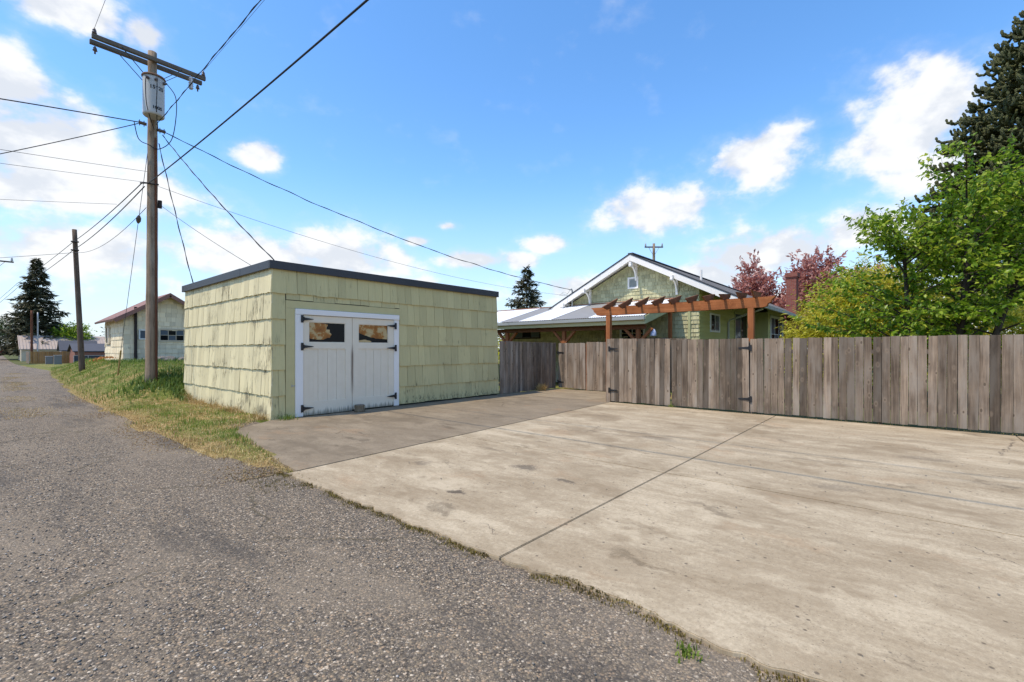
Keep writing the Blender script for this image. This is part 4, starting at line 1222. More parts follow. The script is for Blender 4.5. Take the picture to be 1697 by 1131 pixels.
shingle_wall('side_shingles', cot, (CX0, CY1, 0.5), (0, -1, 0), CY1-CY0, 0.5, 3.3, 0.40, 0.22, 0.34, M['cream_shingle'], (-1, 0, 0), None, 0.03, 4, [(0.4, 2.0, 1.9, 3.0)])
MB().prism([(5.0, CY0-0.45, cr_(5.0)), (rx, CY0-0.45, rzz), (rx, CY0-0.45, rzz+0.12), (4.96, CY0-0.45, cr_(5.0)+0.10)], (0, CY1-CY0+0.8, 0)).build('roof', M['roof_red'], cot)
MB().prism([(rx+0.001, CY0-0.45, rzz), (2*rx-5.0, CY0-0.45, cr_(5.0)), (2*rx-4.96, CY0-0.45, cr_(5.0)+0.10), (rx+0.001, CY0-0.45, rzz+0.12)], (0, CY1-CY0+0.8, 0)).build('roof', M['roof_red'], cot)
for s in (1, -1):
    a = (rx + s*(5.0-rx), CY0-0.47, cr_(5.0)-0.03); b_ = (rx + s*0.02, CY0-0.47, rzz-0.03)
    MB().bar(a, b_, 0.03, 0.16).build('barge_board', M['roof_red'], cot)
window(cot, (7.15, CY0, 2.08), (1, 0, 0), (0, -1, 0), 1.55, 0.62, 4, 2, M['wall_tan'], [M['glass_dark'], M['glass_mid']], 0.09)
window(cot, (6.2, CY0, 2.18), (1, 0, 0), (0, -1, 0), 0.34, 0.45, 1, 1, M['window_white'], [M['glass_mid']], 0.07)
window(cot, (CX0, 38.7, 1.95), (0, -1, 0), (-1, 0, 0), 1.1, 1.0, 2, 1, M['wall_tan'], [M['glass_dark'], M['wall_tan']], 0.08)
MB().tube([(5.98, CY0-0.10, 0.6), (5.98, CY0-0.10, 3.42), (5.98, CY0-0.10, 3.98)], 0.075, 10).build('flue_pipe', M['pipe_dark'], cot)
# rubble and weeds heaped below the cottage window
for i, (x, y, s) in enumerate([(6.2, 31.6, .3), (6.7, 31.2, .38), (7.2, 31.5, .33), (7.6, 30.9, .28), (6.9, 30.6, .24)]):
    bm = bmesh.new(); bmesh.ops.create_icosphere(bm, subdivisions=2, radius=s)
    for vv in bm.verts:
        vv.co *= 1 + 0.45*mnoise.noise(vv.co*3 + Vector((i*3, 0, 0))); vv.co.z *= 0.6
    me = bpy.data.meshes.new('rock'); bm.to_mesh(me); bm.free(); me.materials.append(M['stone_grey'])
    mkobj('rock', me, None, (x, y, bank(x, y)+s*0.3), label='grey stone in the rubble heap below the cottage window', category='rock', group='stones heaped below the cottage')
wp = [(r_.uniform(4.6, 8.4), r_.uniform(29.5, 33.2), 0) for _ in range(1800)] + [(3.6+r_.gauss(0.3, .5), 18+r_.gauss(-0.2, .45), 0) for _ in range(1100)] + [(4.0+r_.gauss(0, .12), 16.6+r_.gauss(0, .5), 0) for _ in range(350)]
wp = [(x, y, bank(x, y)) for x, y, _ in wp if in_grass(x, y)]
mkobj('weeds', blades('weeds', wp, 0.08, 0.26, 0.018, M['weed_leaf'], 0.9, seed=21), kind='stuff')
fl = [(r_.gauss(4.9, .25), r_.gauss(35.5, 1.0), 0) for _ in range(120)]
fl = [(x, y, bank(x, y)+0.2) for x, y, _ in fl if in_grass(x, y)]
mkobj('marigolds', blades('marigolds', fl, 0.05, 0.14, 0.03, M['hedge_red'], 0.8, seed=22), kind='stuff')
# ------------------------------------------------------------------ utility poles
PP = Vector((3.6, 18.05, 0)); pz0 = 0.3; pz1 = 10.92
pole = empty('utility_pole', (PP.x, PP.y, 0.6), 'tall weathered utility pole carrying a grey transformer, beside the garage', 'utility pole')
b = MB(); n = 14; pts = []; rad = []
for i in range(24):
    t = i/23; z = pz0 + (pz1-pz0)*t
    pts.append((PP.x + 0.03*math.sin(t*2), PP.y, z)); rad.append(0.165 - 0.05*t + 0.004*math.sin(i*2.3))
b.tube(pts, rad, 16); b.build('shaft', M['pole_wood'], pole, True)
b = MB(); b.tube([(PP.x+0.10, PP.y-0.155, pz0), (PP.x+0.09, PP.y-0.145, 5.5), (PP.x+0.08, PP.y-0.125, 8.2)], 0.03, 6); b.build('riser_conduit', M['pole_red'], pole)
AZc = 10.62
for k, dy in ((0, -0.19), (1, 0.19)):
    arm = MB().cbox((PP.x-1.42, PP.y+dy-0.05, AZc-0.065), (PP.x+1.42, PP.y+dy+0.05, AZc+0.065), 0.008).build('crossarm', M['arm_wood'], pole)
    for s in (-1, 1):
        MB().bar((PP.x+s*0.75, PP.y+dy*1.25, AZc-0.03), (PP.x+s*0.12, PP.y+dy*1.05, AZc-0.66), 0.03, 0.012).build('arm_brace', M['black_iron'], pole)
def insul(c, parent, mat, h=0.16, rr=0.06):
    MB().lathe([(rr*0.35, -0.08), (rr*0.35, 0), (rr, 0.01), (rr*0.9, h*0.3), (rr*0.6, h*0.45), (rr*0.85, h*0.55), (rr*0.5, h*0.85), (rr*0.3, h)], c, 10).build('insulator', mat, parent, True)
for s in (-1, 1):
    insul((PP.x+s*1.36, PP.y-0.19, AZc+0.08), pole, M['porcelain'])
    insul((PP.x+s*1.30, PP.y+0.19, AZc-0.24), pole, M['porcelain'], 0.14)
cu = MB(); cu.tube([(PP.x+0.98, PP.y-0.30, AZc-0.56), (PP.x+0.98, PP.y-0.30, AZc-0.20)], [0.055, 0.05], 10); cu.tube([(PP.x+0.98, PP.y-0.42, AZc-0.58), (PP.x+0.98, PP.y-0.40, AZc-0.2)], 0.02, 6)
for i in range(5): cu.lathe([(0.05, 0), (0.075, 0.012), (0.05, 0.024)], (PP.x+0.98, PP.y-0.30, AZc-0.53+i*0.07), 10)
cu.bar((PP.x+0.98, PP.y-0.3, AZc-0.22), (PP.x+0.98, PP.y-0.19, AZc-0.06), 0.03, 0.03)
cu.build('fuse_cutout', M['porcelain_grey'], pole)
# transformer can
TC = (PP.x - 0.02, PP.y - 0.40); TZ0, TZ1 = 8.76, 9.90; TR = 0.275
tr = MB().lathe([(TR-0.03, -0.03), (TR, 0.0), (TR, 0.05), (TR, TZ1-TZ0-0.08), (TR, TZ1-TZ0)], (TC[0], TC[1], TZ0), 36).build('transformer', M['transformer_grey'], pole)
for p in tr.data.polygons: p.use_smooth = len(p.vertices) == 4
MB().lathe([(TR+0.025, 0), (TR+0.03, 0.03), (TR+0.012, 0.06), (TR*0.6, 0.11), (0.05, 0.13)], (TC[0], TC[1], TZ1), 30).build('lid', M['transformer_rust'], tr)
MB().box((TC[0]-0.06, TC[1]+TR*0.9, TZ0+0.2), (TC[0]+0.06, PP.y-0.10, TZ0+0.35)).box((TC[0]-0.06, TC[1]+TR*0.9, TZ1-0.35), (TC[0]+0.06, PP.y-0.10, TZ1-0.2)).build('bracket', M['black_iron'], tr)
va = math.atan2(-TC[1], -TC[0])                    # the side with the bushings and lettering looks along the alley
for k, da in enumerate((-0.75, -0.05, 0.8)):
    a = va + 0.25 + da
    c = Vector((TC[0] + math.cos(a)*TR, TC[1] + math.sin(a)*TR, TZ1-0.12))
    o = Vector((math.cos(a), math.sin(a), 0))
    MB().tube([c - o*0.02, c + o*0.05, c + o*0.06, c + o*0.10], [0.045, 0.045, 0.03, 0.03], 8).build('bushing', M['porcelain'], tr)
def wrap_text(txt, zc, size, a0):
    cu_ = bpy.data.curves.new('lettering', 'FONT'); cu_.body = txt; cu_.size = size; cu_.offset = 0.005; cu_.align_x = 'CENTER'; cu_.align_y = 'CENTER'
    to = bpy.data.objects.new('lettering_tmp', cu_); COL.objects.link(to)
    dg = bpy.context.evaluated_depsgraph_get()
    me = bpy.data.meshes.new_from_object(to.evaluated_get(dg))
    bpy.data.objects.remove(to)
    bm = bmesh.new(); bm.from_mesh(me)
    bmesh.ops.triangulate(bm, faces=bm.faces); bmesh.ops.subdivide_edges(bm, edges=bm.edges, cuts=1)
    for vv in bm.verts:
        an = a0 + vv.co.x/TR
        vv.co = Vector((TC[0] + math.cos(an)*(TR+0.004), TC[1] + math.sin(an)*(TR+0.004), zc + vv.co.y))
    bm.to_mesh(me); bm.free()
    me.materials.clear(); me.materials.append(M['lettering'])
    mkobj('lettering', me, tr)
wrap_text('15625', TZ1-0.36, 0.15, va+0.30)
wrap_text('1005', TZ0+0.17, 0.13, va+0.34)
for k, z in enumerate((8.55, 8.48)):
    s = -1 if k == 0 else 1
    b = MB(); b.tube([(PP.x+s*0.14, PP.y-0.1, z), (PP.x+s*0.34, PP.y-0.1, z)], 0.05, 8); b.tube([(PP.x+s*0.2, PP.y-0.1, z-0.09), (PP.x+s*0.2, PP.y-0.1, z+0.09)], 0.012, 6); b.tube([(PP.x+s*0.31, PP.y-0.1, z-0.09), (PP.x+s*0.31, PP.y-0.1, z+0.09)], 0.012, 6)
    b.build('clevis', M['porcelain'], pole)
b = MB().tube([(PP.x+0.20, PP.y-0.1, 6.02), (PP.x+0.20, PP.y-0.1, 6.26)], 0.055, 8); b.build('splice_box', M['pipe_dark'], pole)
b = MB().tube([(PP.x-0.3, PP.y-0.12, 6.68), (PP.x-0.16, PP.y-0.12, 6.72), (PP.x+0.16, PP.y-0.15, 6.74)], 0.025, 6); b.build('cable_clamp', M['black_iron'], pole)

def simple_pole(x, y, z0, z1, r0, r1, lean, mat, label, arm=None):
    e = empty('utility_pole', (x, y, z0), label, 'utility pole')
    b = MB(); k = 12
    b.tube([(x + lean*i/k, y, z0-0.2 + (z1-z0+0.2)*i/k) for i in range(k+1)], [r0+(r1-r0)*i/k for i in range(k+1)], 12)
    b.build('shaft', mat, e, True)
    if arm:
        al, az_, dx = arm
        MB().bar((x+lean-al*dx[0], y-al*dx[1], az_), (x+lean+al*dx[0], y+al*dx[1], az_), 0.10, 0.12).build('crossarm', M['arm_wood'], e)
        for s in (-1, 1):
            insul((x+lean+s*al*0.9*dx[0], y+s*al*0.9*dx[1], az_+0.1), e, M['porcelain_grey'], 0.3, 0.09)
            MB().bar((x+lean+s*al*0.55*dx[0], y+s*al*0.55*dx[1], az_-0.05), (x+lean, y, az_-0.9), 0.04, 0.03).build('arm_brace', M['galvanised'], e)
    return e
p2 = simple_pole(3.78, 34.0, 0.25, 8.0, 0.135, 0.10, -0.32, M['pole_dark'], 'leaning bare-topped wooden pole on the grass beyond the transformer pole')
for z in (7.3, 6.85):
    MB().tube([(3.3, 33.8, z), (3.62, 33.8, z+0.02)], 0.04, 6).build('bracket', M['black_iron'], p2)
simple_pole(1.0, 60.0, prof(60), 9.6, 0.17, 0.13, 0, M['pole_dark'], 'wooden pole with crossarm on the far side of the alley', (1.2, 9.25, (1, 0)))
simple_pole(43.2, 18.7, 0, 11.9, 0.17, 0.12, 0, M['pole_wood'], 'distant wooden pole with crossarm rising behind the bungalow roof', (0.9, 11.55, (0.65, -0.76)))
simple_pole(6.35, 115.6, prof(115), 8.3, 0.17, 0.15, 0, M['pole_red'], 'distant red-brown pole standing behind the orange board fence')
simple_pole(7.1, 115.8, prof(115), 8.0, 0.10, 0.09, 0, M['galvanised'], 'distant thin grey metal pole beside the red-brown pole')
simple_pole(6.0, 150, prof(150), 7.0, 0.16, 0.13, 0, M['pole_dark'], 'far grey pole near the parked red car')

# ------------------------------------------------------------------ cables
def cable(name, pts, rad, mat, label, sag=0.0, wob=0.0, n=40, twist=False):
    P_ = [Vector(p) for p in pts]
    out = []
    for i in range(len(P_)-1):
        for k in range(n + (1 if i == len(P_)-2 else 0)):
            t = k/n; p = P_[i].lerp(P_[i+1], t)
            p = p - Vector((0, 0, sag*4*t*(1-t)))
            if wob:
                p = p + Vector((0, 0, wob*mnoise.noise(Vector((p.x*1.1, p.y*1.1, 3.0)))))
            out.append(p)
    rad *= 0.72
    b = MB(); b.tube(out, rad, 6)
    if twist:
        L = sum((q-p).length for p, q in zip(out, out[1:])); m_n = max(24, int(L/0.12)); hel = []
        cum = [0.0]
        for p, q in zip(out, out[1:]): cum.append(cum[-1] + (q-p).length)
        j = 0
        for i in range(m_n+1):
            s = L*i/m_n
            while j < len(out)-2 and cum[j+1] < s: j += 1
            t = (s-cum[j])/max(1e-6, cum[j+1]-cum[j]); p = out[j].lerp(out[j+1], min(1, t))
            hel.append(p + Vector((math.cos(s*5.2), 0.3*math.sin(s*5.2), math.sin(s*5.2)))*(rad*1.7))
        b.tube(hel, rad*0.75, 5)
    return b.build(name, mat, None, True, label=label, category='cable')
TB = M['cable_black']; TG = M['cable_grey']
px, py = PP.x, PP.y
cable('telephone_cable', [(px-0.1, py-0.16, 6.72), (px-0.2, -22, 6.9)], 0.022, TB, 'thick telephone cable running from the pole high over the alley and pad', 0.55)
cable('power_cable', [(px+0.1, py-0.12, 8.62), (px+0.15, -22, 9.0)], 0.011, TB, 'twisted secondary power cable leaving below the transformer over the alley', 0.25, 0.03, 60, True)
cable('power_line', [(px-1.36, py-0.19, AZc+0.24), (px-1.36, -22, AZc+0.6)], 0.007, TG, 'thin bare line from the alley-side end of the crossarm', 0.3)
cable('power_line', [(px+1.36, py-0.19, AZc+0.24), (px+1.36, -22, AZc+0.6)], 0.006, TG, 'thin bare line from the garage-side end of the crossarm', 0.3)
cable('telephone_cable', [(px-0.25, py-0.1, 6.70), (3.4, 33.8, 7.30), (2.4, 60, 7.4), (0.4, 92, 6.2)], 0.020, TB, 'upper telephone cable from transformer pole to the leaning pole', 0.10)
cable('telephone_cable', [(px-0.18, py-0.05, 6.62), (3.42, 33.8, 6.88), (2.4, 60, 7.0), (0.4, 92, 5.9)], 0.022, TB, 'lower telephone cable from transformer pole to the leaning pole', 0.16)
cable('drop_wire', [(px-0.1, py+0.15, 6.02), (3.45, 33.85, 6.75)], 0.012, TG, 'slack grey wire drooping between the two near poles', 0.45)
cable('service_drop', [(px-0.35, py-0.1, 8.55), (-10, 14.0, 4.6)], 0.020, TB, 'thick service cable crossing the alley from just under the transformer', -0.12)
cable('service_drop', [(px-0.35, py-0.1, 8.50), (-10, 30.0, 4.2)], 0.018, TB, 'second thick service cable slanting across the alley away from the garage', 0.35)
cable('drop_wire', [(px-0.1, py, 7.12), (-10, 14.0, 4.9)], 0.008, TG, 'thin upper drop wire crossing the alley from mid pole', 0.12)
cable('drop_wire', [(px-0.1, py, 6.78), (-10, 14.2, 4.6)], 0.007, TG, 'thin lower drop wire crossing the alley from mid pole', 0.12)
cable('drop_wire', [(3.42, 22.3, 6.95), (-9, 22.5, 5.0)], 0.008, TG, 'thin drop wire leaving the telephone span across the alley', 0.10)
cable('drop_wire', [(3.42, 33.8, 6.72), (-9, 44, 5.3)], 0.014, TG, 'grey wire crossing the alley from the leaning pole', 0.15)
cable('service_drop', [(px+0.32, py-0.1, 8.46), (WX-0.42, 11.8, 4.30)], 0.014, TB, 'service cable sagging from the pole to the bungalow gable', 0.55, 0.05, 60, True)
cable('drop_wire', [(px+0.16, py-0.1, 6.70), (25.2, 14.4, 4.75)], 0.008, TG, 'long thin wire passing over the garage toward the bungalow', 0.75)
cable('service_drop', [(px+0.25, py-0.15, 8.35), (4.28, 10.55, 3.5)], 0.014, TB, 'service cable descending to the garage corner above the doors', 0.10, 0.0, 40, True)
cable('drop_wire', [(px+0.2, py-0.12, 6.12), (4.22, 11.55, 3.47)], 0.009, TB, 'thin wire from the splice box to the middle of garage roof edge', 0.05)
cable('service_drop', [(px+0.16, py-0.14, 8.05), (4.2, 16.05, 3.47)], 0.013, TB, 'steep twisted cable dropping to the rear of the garage roof', 0.05, 0.0, 30, True)
cable('power_line', [(60, 9.5, 8.6), (35.5, 7.0, 6.0), (30, -60, 9)], 0.014, TB, 'dark line passing beyond the bungalow roof behind the red tree', 0.2)
# guy wire with insulator, guard and anchor
guy = empty('guy_wire', (3.5, 22.7, bank(3.5, 22.7)), 'slim guy wire with yellowish guard anchored in the grass', 'guy wire')
ga, gb_ = Vector((px, py+0.1, 8.45)), Vector((3.5, 22.7, bank(3.5, 22.7)))
MB().tube([ga, gb_], 0.008, 5).build('strand', M['cable_grey'], guy)
q0, q1 = ga.lerp(gb_, 0.305), ga.lerp(gb_, 0.335)
MB().tube([q0, q0.lerp(q1, .3), q0.lerp(q1, .7), q1], [0.03, 0.07, 0.07, 0.03], 8).build('strain_insulator', M['porcelain'], guy)
MB().tube([ga.lerp(gb_, 0.88), gb_ - Vector((0, 0, 0.1))], 0.03, 7).build('guard', M['guard_yellow'], guy)
# loops of lead wire on the pole
def lead(name, pts, label):
    P_ = [Vector(p) for p in pts]; out = []
    for i in range(len(P_)-1):
        a = P_[max(0, i-1)]; b_ = P_[i]; c = P_[i+1]; d = P_[min(len(P_)-1, i+2)]
        for k in range(8):
            t = k/8
            out.append(0.5*((2*b_) + (c-a)*t + (2*a-5*b_+4*c-d)*t*t + (3*b_-a-3*c+d)*t**3))
    out.append(P_[-1])
    MB().tube(out, 0.012, 6).build(name, TB, pole, True)
for k, da in enumerate((-0.75, -0.05, 0.8)):
    a = va + 0.25 + da; o = Vector((math.cos(a), math.sin(a), 0)); c = Vector((TC[0], TC[1], 0))
    s = c + o*(TR+0.10) + Vector((0, 0, TZ1-0.13))
    if k < 2:
        lead('lead_wire', [s, c + o*(TR+0.13) + Vector((0, 0, 9.5)), c + o*(TR+0.06) + Vector((0, 0, 8.9)), (px+0.02+0.1*k, py-0.25, 8.4)], '')
    else:
        lead('lead_wire', [s, c + o*(TR+0.34) + Vector((0, 0, 9.4)), c + o*(TR+0.36) + Vector((0, 0, 8.8)), (px+0.45, py-0.3, 8.2), (px+0.15, py-0.2, 7.85), (px-0.1, py-0.2, 7.9), (px-0.35, py-0.2, 8.0), (px-0.45, py-0.15, 8.5)], '')

# ------------------------------------------------------------------ trees
def leaves(name, pos, dirs, size, wid, mat, seed=1, fold=0.25, droop=0.0):
    """leaf blades: pos (n,3), dirs (n,3) growth direction"""
    r = np.random.default_rng(seed)
    P = np.asarray(pos, float); D = np.asarray(dirs, float); n = len(P)
    D = D + r.normal(0, 0.35, (n, 3)); D[:, 2] -= droop
    D /= np.linalg.norm(D, axis=1)[:, None] + 1e-9
    up = r.normal(0, 0.6, (n, 3)) + np.array([0, 0, 1.0])
    S = np.cross(D, up); S /= np.linalg.norm(S, axis=1)[:, None] + 1e-9
    U = np.cross(S, D)
    L = size*r.uniform(0.65, 1.25, n)[:, None]; W = L*wid
    V = np.stack([P, P + D*L*0.45 + S*W*0.5 + U*W*fold, P + D*L, P + D*L*0.45 - S*W*0.5 + U*W*fold], 1)
    b = (np.arange(n)*4)[:, None]
    F = np.concatenate([b + np.array([[0, 1, 2]]), b + np.array([[0, 2, 3]])])
    return raw_mesh(name, V.reshape(-1, 3), F, mat)

def bez(a, c, b, n):
    return [a*(1-t)**2 + c*2*t*(1-t) + b*t*t for t in [i/n for i in range(n+1)]]

# cherry tree: three stems, spreading limbs, hanging leaves along the shoots
CT = Vector((17.3, -0.75, 0))
cherry = empty('cherry_tree', CT, 'broad leafy green cherry tree with several stems above the fence', 'tree')
tb = MB(); pos = []; drs = []
rt = random.Random(17)
stems = [(Vector((-0.15, 0.45, 0)), Vector((-0.3, 0.75, 4.6))), (Vector((0.05, -0.15, 0)), Vector((0.0, -0.5, 5.7))), (Vector((0.1, -0.65, 0)), Vector((0.4, -2.4, 6.2))), (Vector((0.2, -0.2, 0)), Vector((1.6, -0.9, 5.8)))]
for a, e in stems:
    A = CT + a; E = CT + e
    path = bez(A, (A+E)/2 + Vector((rt.uniform(-.3, .3), rt.uniform(-.3, .3), 0.5)), E, 14)
    tb.tube(path, [0.085*(1-0.85*i/14)+0.010 for i in range(15)], 8)
    for k in range(30):
        t = 0.20 + 0.80*(k+rt.random())/30
        i = min(13, int(t*14)); p = path[i].lerp(path[i+1], t*14-i if t < 1 else 1)
        az_ = rt.uniform(0, 6.283); ln = rt.uniform(1.2, 2.7)*(1.12-0.5*t)
        rise = rt.uniform(-0.05, 0.55) + 0.35*t
        q = p + Vector((math.cos(az_)*ln, math.sin(az_)*ln, rise*ln))
        bp_ = bez(p, (p+q)/2 + Vector((0, 0, 0.18*ln)), q, 8)
        tb.tube(bp_, [0.022*(1-0.85*j/8)+0.003 for j in range(9)], 5, False)
        for j in range(13):
            u = 0.12 + 0.88*(j+rt.random())/13; ii = min(7, int(u*8)); s = bp_[ii].lerp(bp_[ii+1], u*8-ii)
            d = (q-p).normalized() + Vector((rt.gauss(0, .65), rt.gauss(0, .65), rt.gauss(0.12, .45)))
            tl = rt.uniform(0.35, 0.85)
            w = s + d.normalized()*tl
            tb.tube([s, w], [0.006, 0.002], 3, False)
            m_l = rt.randint(10, 16)
            for h in range(m_l):
                f = (h+rt.random())/m_l
                pos.append(tuple(s.lerp(w, f) + Vector((rt.gauss(0, .03), rt.gauss(0, .03), rt.gauss(0, .02)))))
                drs.append((d.x*0.5 + rt.gauss(0, .5), d.y*0.5 + rt.gauss(0, .5), -0.45 + rt.gauss(0, .3)))
tb.build('trunk', M['bark'], cherry, True)
mkobj('crown', leaves('crown', pos, drs, 0.15, 0.55, M['cherry_leaf'], 5), cherry, kind='stuff')

def bush(name, loc, lobes, n, size, wid, mat, label, cat='shrub', seed=1, droop=0.3, stems=12, stem_mat='bark', spiky=0.0, crown='foliage'):
    e = empty(name, loc, label, cat)
    r = random.Random(seed); L = Vector(loc)
    pos = []; drs = []; tot = sum(a[3]*a[4]*a[5] for a in lobes)
    sb = MB()
    for (cx, cy, cz_, rx_, ry_, rz_) in lobes:
        sb.tube(bez(L + Vector((cx*0.2, cy*0.2, 0)), L + Vector((cx*0.6, cy*0.6, cz_*0.6)), L + Vector((cx, cy, cz_+rz_*0.4)), 6), [0.06*(1-0.7*i/6) for i in range(7)], 6)
        m_n = int(n*rx_*ry_*rz_/tot)
        c = L + Vector((cx, cy, cz_))
        k = 0
        while k < m_n:
            d = Vector((r.gauss(0, 1), r.gauss(0, 1), r.gauss(0, 1))).normalized()
            rr = r.random()**0.38
            nz = 0.80 + 0.45*mnoise.noise(d*2.3 + c*0.7) + 0.30*mnoise.noise(d*6.0 + c)
            p = c + Vector((d.x*rx_, d.y*ry_, d.z*rz_))*rr*nz
            if p.z < 0.05: continue
            sp = 5 if not spiky else 9
            sd = (d + Vector((r.gauss(0, .5), r.gauss(0, .5), r.gauss(0.1+spiky, .4)))).normalized()
            tl = size*r.uniform(1.2, 3.0)
            for h in range(sp):
                pos.append(tuple(p + sd*(tl*h/sp) + Vector((r.gauss(0, .02), r.gauss(0, .02), r.gauss(0, .02)))))
                drs.append((sd.x + r.gauss(0, .5), sd.y + r.gauss(0, .5), sd.z*0.5 + r.gauss(0, .3)))
            k += sp
    sb.build('stem', M[stem_mat], e, True)
    mkobj(crown, leaves(crown, pos, drs, size, wid, mat, seed, 0.2, droop), e, kind='stuff')
    return e
bush('bamboo_clump', (20.6, 1.15, 0), [(0, 0.3, 2.3, 1.5, 1.7, 2.0), (0.2, -1.2, 2.2, 1.5, 1.6, 1.9), (-0.4, 1.5, 1.5, 1.1, 1.0, 1.5), (0.4, -0.3, 3.5, 1.3, 1.4, 1.2)], 44000, 0.18, 0.22, M['bamboo_leaf'], 'yellow-green bamboo clump beside the bungalow chimney', 'bamboo', 3, 0.5)
bush('bamboo_clump', (21.5, -2.6, 0), [(0, 0, 1.7, 1.5, 1.9, 1.6), (0.3, -2.3, 1.6, 1.5, 1.8, 1.5)], 26000, 0.18, 0.22, M['bamboo_leaf'], 'yellow-green bamboo growing behind the cherry tree stems', 'bamboo', 4, 0.5)
bush('red_dogwood', (39.6, 6.4, 0), [(0, 2.6, 5.0, 2.0, 1.9, 3.4), (0, -1.4, 5.2, 2.4, 2.2, 3.6), (0.5, 0.6, 3.6, 2.4, 2.8, 2.6), (0.3, -4.2, 4.6, 2.0, 1.8, 2.8), (0, 4.3, 3.8, 1.4, 1.4, 1.6)], 46000, 0.28, 0.5, M['red_leaf'], 'pinkish red leafed tree rising behind the brick chimney', 'tree', 6, -0.1, spiky=0.55, crown='crown')
bush('shrub', (24, 19.5, 0), [(0, 0, 1.3, 1.5, 1.8, 1.4), (0.5, 2.2, 1.2, 1.2, 1.5, 1.3)], 4000, 0.2, 0.4, M['bamboo_leaf'], 'green shrub glimpsed under the far end of patio cover', 'shrub', 9)

# monkey puzzle tree: tiers of drooping limbs clothed in scaly upturned ropes
MT = Vector((45.0, -7.4, 0)); MH = 23.5
mk = empty('monkey_puzzle', MT, 'tall dark monkey puzzle tree with scaly rope-like branches', 'tree')
MB().tube([MT, MT + Vector((0.1, 0, MH*0.5)), MT + Vector((0, 0, MH-0.5))], [0.5, 0.33, 0.06], 12).build('trunk', M['bark'], mk, True)
mb = MB(); rm = random.Random(23)
def rope(pts, r0):
    m_ = len(pts); b_ = []
    path = []; rr = []
    for i in range(m_-1):
        for k in range(3):
            t = k/3; path.append(pts[i].lerp(pts[i+1], t)); rr.append(r0*(1.0 if k % 2 == 0 else 0.72)*(1 - 0.25*(i/(m_-1))))
    path.append(pts[-1]); rr.append(r0*0.25)
    mb.tube(path, rr, 6)
z = 4.0
while z < MH - 0.3:
    t = (z-4)/(MH-4)
    Rr = 8.4*(1-t)**0.62 + 0.4
    nb = int(11 + 11*(1-t))
    for k in range(nb):
        a = rm.uniform(0, 6.283); L_ = Rr*rm.uniform(0.78, 1.06)
        d = Vector((math.cos(a), math.sin(a), 0)); sdv = Vector((-d.y, d.x, 0))
        dr = 0.42*(1-t)*L_*0.4
        A = MT + Vector((0, 0, z + rm.uniform(-.3, .3)))
        E = A + d*L_ + Vector((0, 0, -dr*0.6 + 0.25*L_*t))
        bp_ = bez(A, A + d*L_*0.55 + Vector((0, 0, 0.10*L_)), E, 6)
        rope([Vector(p) for p in bp_] + [E + d*0.25 + Vector((0, 0, 0.22)), E + d*0.32 + Vector((0, 0, 0.5))], 0.115)
        for s in range(int(4 + L_*1.2)):
            u = rm.uniform(0.40, 1.0); ii = min(5, int(u*6)); p = bp_[ii].lerp(bp_[ii+1], u*6-ii)
            sg = rm.choice((-1, 1)); ln = rm.uniform(0.5, 1.15)*(0.7+0.3*(1-t))
            dd = (d*rm.uniform(0.4, 1.0) + sdv*sg*rm.uniform(0.4, 1.0)).normalized()
            rope([p, p + dd*ln*0.5 + Vector((0, 0, -0.12)), p + dd*ln*0.85 + Vector((0, 0, 0.0)), p + dd*ln + Vector((0, 0, 0.30*rm.uniform(.6, 1.3)))], 0.10)
    z += 0.62
mb.build('branches', M['scale_leaf'], mk, True, kind='stuff')

def conifer(loc, H, Rb, label, seed, dens=1.0, mat='spruce_needle'):
    e = empty('spruce_tree', loc, label, 'tree')
    L = Vector(loc); r = random.Random(seed)
    MB().tube([L, L + Vector((0, 0, H*0.97))], [0.03*H*0.6, 0.02], 8).build('trunk', M['bark'], e, True)
    pos = []; drs = []; lb = MB()
    z = H*0.10
    while z < H*0.985:
        t = z/H; Rr = Rb*(1-t)**0.85*r.uniform(0.75, 1.1)
        for k in range(int((7 + 5*(1-t))*dens)):
            a = r.uniform(0, 6.283); ln = Rr*r.uniform(0.6, 1.12)
            d = Vector((math.cos(a), math.sin(a), 0))
            A = L + Vector((0, 0, z + r.uniform(-.2, .2)*H/12)); 
            E = A + d*ln + Vector((0, 0, ln*r.uniform(-0.25, 0.10)))
            path = bez(A, A + d*ln*0.5 + Vector((0, 0, -0.12*ln)), E, 5)
            lb.tube(path, [0.03*(1-0.8*i/5) for i in range(6)], 3, False)
            m_n = int(7 + ln*11)
            for h in range(m_n):
                u = 0.12 + 0.88*(h+r.random())/m_n; ii = min(4, int(u*5)); p = path[ii].lerp(path[ii+1], u*5-ii)
                pos.append(tuple(p + Vector((0, 0, r.uniform(-.05, .05)))))
                sg = r.choice((-1, 1))
                drs.append((d.x*0.8 - d.y*sg*0.7, d.y*0.8 + d.x*sg*0.7, -0.35 + r.gauss(0, .2)))
        z += H*0.026
    lb.build('limbs', M['bark'], e, kind='stuff')
    mkobj('crown', leaves('crown', pos, drs, 0.062*H*0.75, 0.26, M[mat], seed, 0.15), e, kind='stuff')
conifer((46.9, 37.6, 0), 12.4, 6.2, 'dark spruce standing alone beyond the patio cover roof', 31)
conifer((7.7, 128, -0.6), 19.8, 7.2, 'large dark spruce towering behind the tan-roofed building', 32, 1.3)

